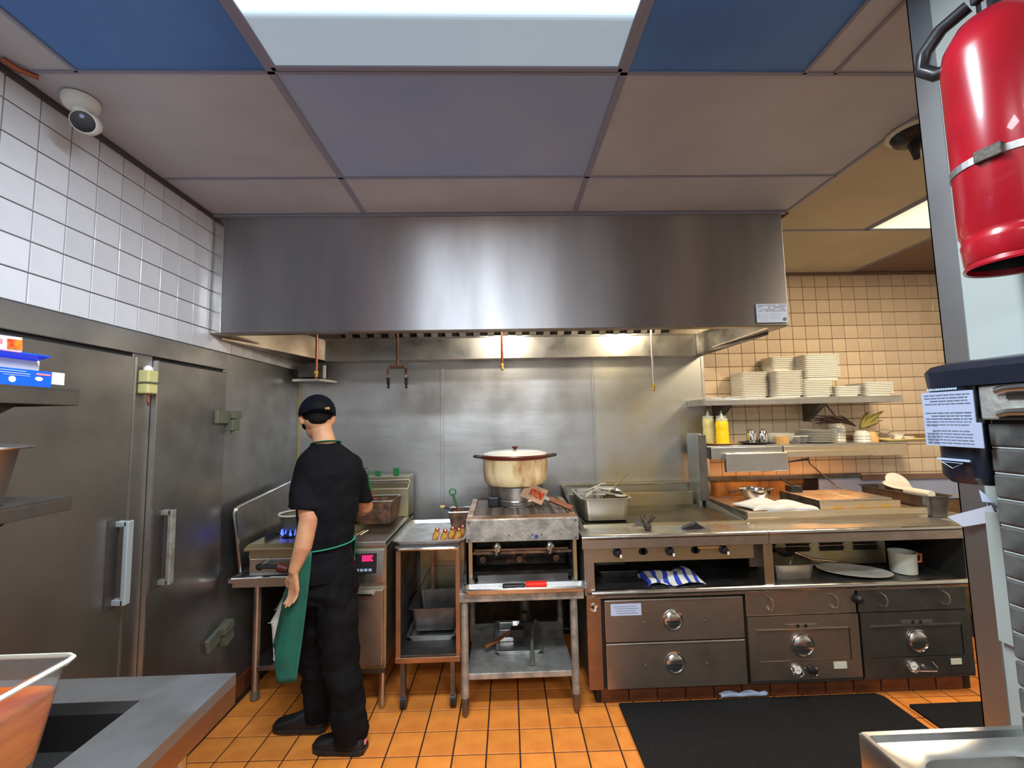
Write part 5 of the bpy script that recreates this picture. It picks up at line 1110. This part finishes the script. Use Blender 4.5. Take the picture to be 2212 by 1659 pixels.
# ------------------------------------------------------------------ the cook
t = T('person', 'cook in navy cap, black T-shirt and green apron seen from behind', 'person', (-.88, 2.29, 0))
Rv, Fv, Zv = Vector((.83, .55, 0)).normalized(), Vector((-.55, .83, 0)).normalized(), Vector((0, 0, 1))
def ring(c, a, b, n=24, z=None, r=None, f=None, p=2.3):
    r = r or Rv; f = f or Fv; c = Vector(c); o = []
    for k in range(n):
        th = 2 * pi * k / n; cx, sx = cos(th), sin(th)
        o.append(c + r * a * math.copysign(abs(cx) ** (2 / p), cx) + f * b * math.copysign(abs(sx) ** (2 / p), sx))
    return o
def ball(b, c, rad, m=None):
    q = [(cos(a), sin(a)) for a in [-pi / 2 + pi * k / 10 for k in range(11)]]
    bb = B(); bb.lathe([(x, y) for x, y in q], (0, 0, 0), 16); mt = Matrix.Translation(c) @ (m or Matrix.Identity(4)) @ Matrix.Diagonal((*rad, 1)) if not isinstance(rad, float) else Matrix.Translation(c) @ Matrix.Scale(rad, 4)
    vm = {}
    for v in bb.bm.verts: vm[v] = b.bm.verts.new(mt @ v.co)
    for f_ in bb.bm.faces: b.face([vm[v] for v in f_.verts])
    bb.bm.free()
def limb(b, pts, rs):
    pts = [Vector(p) for p in pts]; P2, R2 = [], []
    for i in range(len(pts) - 1):
        for k in range(5): P2.append(pts[i].lerp(pts[i + 1], k / 5)); R2.append(rs[i] + (rs[i + 1] - rs[i]) * k / 5)
    P2.append(pts[-1]); R2.append(rs[-1]); b.tube(P2, R2, 16)
    for p, r in zip(pts, rs): ball(b, p, float(r))
# head frame: looking down and away to the left
HF = Vector((-.42, .86, -.30)).normalized(); HR = HF.cross(Zv).normalized(); HU = HR.cross(HF)
HM = Matrix(((HR.x, HF.x, HU.x, 0), (HR.y, HF.y, HU.y, 0), (HR.z, HF.z, HU.z, 0), (0, 0, 0, 1))); HC = Vector((-.982, 2.33, 1.592))
hp = lambda x, y, z: HC + HR * x + HF * y + HU * z
b = B()
ball(b, hp(0, 0, .012), (.074, .092, .095), HM); ball(b, hp(0, .030, -.052), (.056, .064, .062), HM)       # skull, jaw
ball(b, hp(0, .070, -.092), (.028, .022, .018), HM)                                                         # chin
ball(b, hp(0, .100, -.022), (.013, .020, .022), HM); ball(b, hp(0, .090, -.005), (.009, .014, .026), HM)      # nose
ball(b, hp(0, .086, -.060), (.024, .012, .012), HM)                                                         # lips
for s in (-1, 1):
    ball(b, hp(.077 * s, -.004, -.012), (.011, .021, .032), HM); ball(b, hp(.082 * s, -.010, -.004), (.008, .020, .024), HM)
limb(b, [(-.922, 2.30, 1.42), (-.948, 2.318, 1.50), (-.965, 2.325, 1.55)], [.062, .054, .056])
# hidden trunk keeps arms, neck and hips one figure
b.loft([ring((-.913, 2.30, z), a, d, 20) for z, a, d in ((.80, .10, .085), (.95, .10, .080), (1.15, .11, .085), (1.30, .12, .08), (1.38, .08, .06), (1.42, .06, .05))])
limb(b, [(-.985, 2.240, 1.330), (-.978, 2.200, 1.20), (-.950, 2.180, 1.095), (-.968, 2.160, .965), (-1.003, 2.150, .862)], [.040, .046, .046, .042, .027])
limb(b, [(-.820, 2.375, 1.345), (-.795, 2.45, 1.18), (-.782, 2.515, 1.085), (-.83, 2.62, 1.045), (-.90, 2.71, 1.03)], [.040, .044, .044, .038, .026])
def hand(b, w, d, side, n, curl, sc=1.):
    """palm and five fingers: w wrist, d direction of the hand, side towards the thumb, n back of the hand, curl is the bend of each joint"""
    w, d, side, n = Vector(w), Vector(d).normalized(), Vector(side).normalized(), Vector(n).normalized()
    side = (side - d * side.dot(d)).normalized(); n = d.cross(side) * (1 if d.cross(side).dot(n) > 0 else -1)
    for u in (-.024, -.008, .008, .024): limb(b, [w + side * u * .5, w + d * .078 * sc + side * u * sc], [.013, .0115])
    ball(b, w + d * .045, (.014, .014, .014))
    for u, L, r in ((.027, .070, .0088), (.009, .080, .0092), (-.010, .074, .0088), (-.028, .058, .0078)):
        p = w + d * .080 * sc + side * u * sc; dd = d.copy(); pts = [p]; rs = [r * 1.1]
        for k, fr in enumerate((.45, .30, .25)):
            dd = (Matrix.Rotation(radians(curl[k]), 3, side) @ dd); p = p + dd * L * fr * sc; pts.append(p); rs.append(r * (1 - .08 * (k + 1)))
        limb(b, pts, rs)
    p = w + d * .022 + side * .022; q = p + (d * .7 + side * .75).normalized() * .042; q2 = q + (d * .95 + side * .15 - n * .25).normalized() * .032
    limb(b, [p, q, q2], [.013, .0105, .0085])
hand(b, (-1.005, 2.150, .852), (.03, .03, -1), (-.86, .50, 0), (-.5, -.86, 0), (12, 24, 18), 1.02)
hand(b, (-.905, 2.715, 1.03), (-.75, .62, -.1), (0, -.1, 1), (.4, .5, 0), (20, 30, 25))
P('body', b, M['skin'], t, remesh=.005)
for s in (-1, 1):
    e = P('eye', B().lathe([(.001, -.008), (.007, -.005), (.009, 0), (.007, .005), (.001, .008)], tuple(hp(.028 * s, .082, .002)), 12), M['white'], t, smooth=True)
    P('iris', B().lathe([(.004, 0), (.003, .001)], (0, 0, 0), 10).xf(Matrix.Translation(hp(.028 * s, .0905, .001)) @ HF.to_track_quat('Z', 'Y').to_matrix().to_4x4()), M['hair'], e)
# hair below the cap
b = B(); ball(b, hp(0, -.018, .020), (.078, .080, .078), HM); ball(b, hp(0, -.046, -.026), (.050, .040, .034), HM); P('hair', b, M['hair'], t, remesh=.006)
# cap: six-panel crown, rear opening, strap with buckle, brim
b = B(); rings = []
for k in range(13):
    a = radians(-14 + 104 * k / 12); rings.append([hp(.090 * cos(a) * cos(q_), -.006 + .110 * cos(a) * sin(q_), .022 + .098 * sin(a)) for q_ in [2 * pi * i / 36 for i in range(36)]])
b.loft(rings, cap0=False); c_ = P('cap', b, M['cap'], t, smooth=True, solid=.004)
P('button', B().lathe([(.008, 0), (.006, .005)], tuple(hp(0, -.006, .119)), 10), M['cap'], c_)
seam = B()
for i in range(6):
    q_ = pi / 2 + pi / 3 * i + pi / 6
    seam.tube([hp(.0915 * cos(a) * cos(q_), -.006 + .1115 * cos(a) * sin(q_), .022 + .0995 * sin(a)) for a in [radians(-10 + 98 * k / 8) for k in range(9)]], .0012, 4)
P('panel_seams', seam, M['cap'], c_)
def onback(ang, el, push=1.02): a, q_ = radians(el), radians(-90 + ang); return hp(.092 * push * cos(a) * cos(q_), -.006 + .112 * push * cos(a) * sin(q_), .022 + .100 * push * sin(a))
arch = B(); arch.loft([[onback(x, -6 + 26 * math.sqrt(max(0, 1 - (x / 27) ** 2)) * k / 4, 1.012) for x in range(-27, 28, 3)] for k in range(5)], closed=False)
P('rear_opening', arch, M['hair'], c_, smooth=True)
P('arch_binding', B().tube([onback(x, -6 + 26 * math.sqrt(max(0, 1 - (x / 27) ** 2)), 1.02) for x in range(-27, 28, 3)], .0022, 5), M['cap'], c_)
P('strap', B().tube([onback(x, -9, 1.02) for x in range(-32, 33, 4)], .008, 6, .35), M['cap'], c_, smooth=True)
P('buckle', B().box(-.012, .012, -.003, .003, -.007, .007).xf(Matrix.Translation(onback(25, -6, 1.05)) @ Matrix.Rotation(radians(42), 4, 'Z') @ Matrix.Rotation(radians(-12), 4, 'Y')), M['brass'], c_, bevel=.002)
P('brim', B().grid(12, 6, lambda u, v: tuple(hp(.078 * cos(pi * u) * (1 - .1 * v), .075 * (.35 + sin(pi * u) * .65) + .10 * v * sin(pi * (u * .9 + .05)), .006 - .03 * v - .016 * abs(u - .5)))), M['cap'], c_, smooth=True, solid=.004)
# shirt
b = B()
b.loft([ring(c_2, a, d, 28) for c_2, a, d in (((-.915, 2.295, .770), .146, .124), ((-.915, 2.295, .84), .140, .116), ((-.915, 2.297, .925), .128, .106), ((-.912, 2.30, .99), .136, .112), ((-.908, 2.30, 1.10), .148, .118), ((-.908, 2.30, 1.22), .158, .120), ((-.908, 2.30, 1.30), .166, .112), ((-.910, 2.30, 1.355), .160, .100), ((-.915, 2.302, 1.405), .128, .086), ((-.922, 2.304, 1.442), .082, .070), ((-.926, 2.306, 1.458), .064, .060))])
limb(b, [(-.990, 2.240, 1.335), (-.990, 2.220, 1.24)], [.066, .070]); limb(b, [(-.826, 2.368, 1.335), (-.800, 2.44, 1.22)], [.062, .064])
b.loft([ring(c_2, a, d, 20) for c_2, a, d in (((-.992, 2.230, 1.30), .060, .070), ((-.988, 2.210, 1.22), .068, .076), ((-.980, 2.198, 1.150), .078, .082), ((-.978, 2.198, 1.143), .072, .076))])
b.loft([ring(c_2, a, d, 20) for c_2, a, d in (((-.812, 2.40, 1.30), .056, .064), ((-.800, 2.45, 1.20), .060, .066), ((-.794, 2.475, 1.125), .062, .070), ((-.794, 2.475, 1.118), .056, .064))])
P('shirt', b, M['shirt'], t, remesh=.008, disp=.026)
# trousers
b = B()
b.loft([ring(c_2, a, d, 24) for c_2, a, d in (((-.915, 2.30, .86), .124, .104), ((-.915, 2.30, .80), .136, .114), ((-.912, 2.30, .72), .140, .118), ((-.905, 2.30, .66), .12, .10))])
limb(b, [(-.850, 2.290, .77), (-.835, 2.265, .62), (-.815, 2.240, .46), (-.785, 2.225, .28), (-.756, 2.215, .13)], [.100, .098, .088, .084, .080])
limb(b, [(-.972, 2.325, .76), (-.980, 2.345, .62), (-.985, 2.362, .46), (-.975, 2.370, .28), (-.962, 2.372, .13)], [.098, .096, .084, .078, .072])
b.loft([ring(c_2, a, d, 20) for c_2, a, d in (((-.756, 2.215, .20), .078, .078), ((-.748, 2.212, .12), .080, .076), ((-.744, 2.212, .045), .074, .070))]); b.loft([ring(c_2, a, d, 20) for c_2, a, d in (((-.963, 2.372, .20), .070, .070), ((-.962, 2.372, .12), .072, .070), ((-.960, 2.372, .05), .068, .064))])
P('trousers', b, M['trouser'], t, remesh=.008, disp=.042)
def shoe(heel, toe, nm):
    heel, toe = Vector((*heel, 0)), Vector((*toe, 0)); L_ = (toe - heel); l = L_.normalized(); s_ = Vector((-l.y, l.x, 0)); up, so = B(), B()
    sec = ((0, .026, .050), (.05, .036, .078), (.16, .040, .098), (.36, .041, .105), (.50, .043, .088), (.68, .048, .066), (.84, .047, .055), (.95, .036, .046), (1.0, .016, .036))
    up.loft([[heel + L_ * f_ + s_ * (w * cos(a)) + Zv * max(.022, .022 + (h_ - .022) * max(0, sin(a)) ** .8) for a in [2 * pi * k / 18 for k in range(18)]] for f_, w, h_ in sec])
    so.loft([[heel + L_ * f_ + s_ * ((w + .004) * x) + Zv * z for x, z in ((-1, .003), (1, .003), (1, .026), (-1, .026))] for f_, w, h_ in [(-.02, .024, 0)] + list(sec) + [(1.02, .012, 0)]])
    o = P('shoe', up, M['shoe'], t, smooth=True, sub=1); P('sole', so, M['black'], o, bevel=.003); return o
s1 = shoe((-.672, 2.196), (-.925, 2.232), 'right'); s2 = shoe((-.918, 2.355), (-1.190, 2.378), 'left')
P('heel_tab', B().box(-.676, -.668, 2.188, 2.204, .035, .055), M['pink'], s1)
# apron: skirt wrapped round the front and left side, bib, straps
def skirt(u, v):
    th = radians(236 - 235 * u); bot = .352 if th > radians(204) else (.352 + min(1, (radians(204) - th) / .10) * .115)
    z = .940 + (bot - .940) * v; fl = .115 * v ** 1.25
    p = Vector((-.915, 2.298, z)) + Rv * (.152 + .022 * v) * cos(th) + Fv * (.136 + .03 * v) * sin(th)
    w = .012 * v * sin(9 * u * pi + 1) * (1 - .3 * v); return tuple(p + Vector((-.60, .05, 0)) * fl * .9 + Rv * w + Fv * w)
ap = P('apron', B().grid(56, 24, skirt), M['apron'], t, smooth=True, solid=.004)
P('bib', B().grid(10, 12, lambda u, v: tuple(Vector((-.90, 2.30, .93 + .40 * v)) + Rv * .17 * (1 - .35 * v) * cos(radians(150 - 120 * u)) + Fv * (.140 + .006 * v) * sin(radians(150 - 120 * u)) ** .4)), M['apron'], ap, smooth=True, solid=.004)
P('waist_tie', B().tube([Vector((-.915, 2.297, .930 + .026 * (k / 14))) + Rv * (.136 + .004) * cos(a) + Fv * .116 * sin(a) for k, a in enumerate([radians(200 + 160 * k / 14) for k in range(15)])], .010, 8, .35), mat('green_tie', lin((34, 128, 100)), .7), ap, smooth=True)
P('neck_strap', B().tube([Vector((-.924, 2.305, 1.455)) + Rv * .068 * cos(a) + Fv * .064 * sin(a) + Zv * (.014 * -sin(a)) for a in [radians(150 + 240 * k / 18) for k in range(19)]], .009, 8, .4), mat('green_strap', lin((30, 110, 88)), .7), ap, smooth=True)
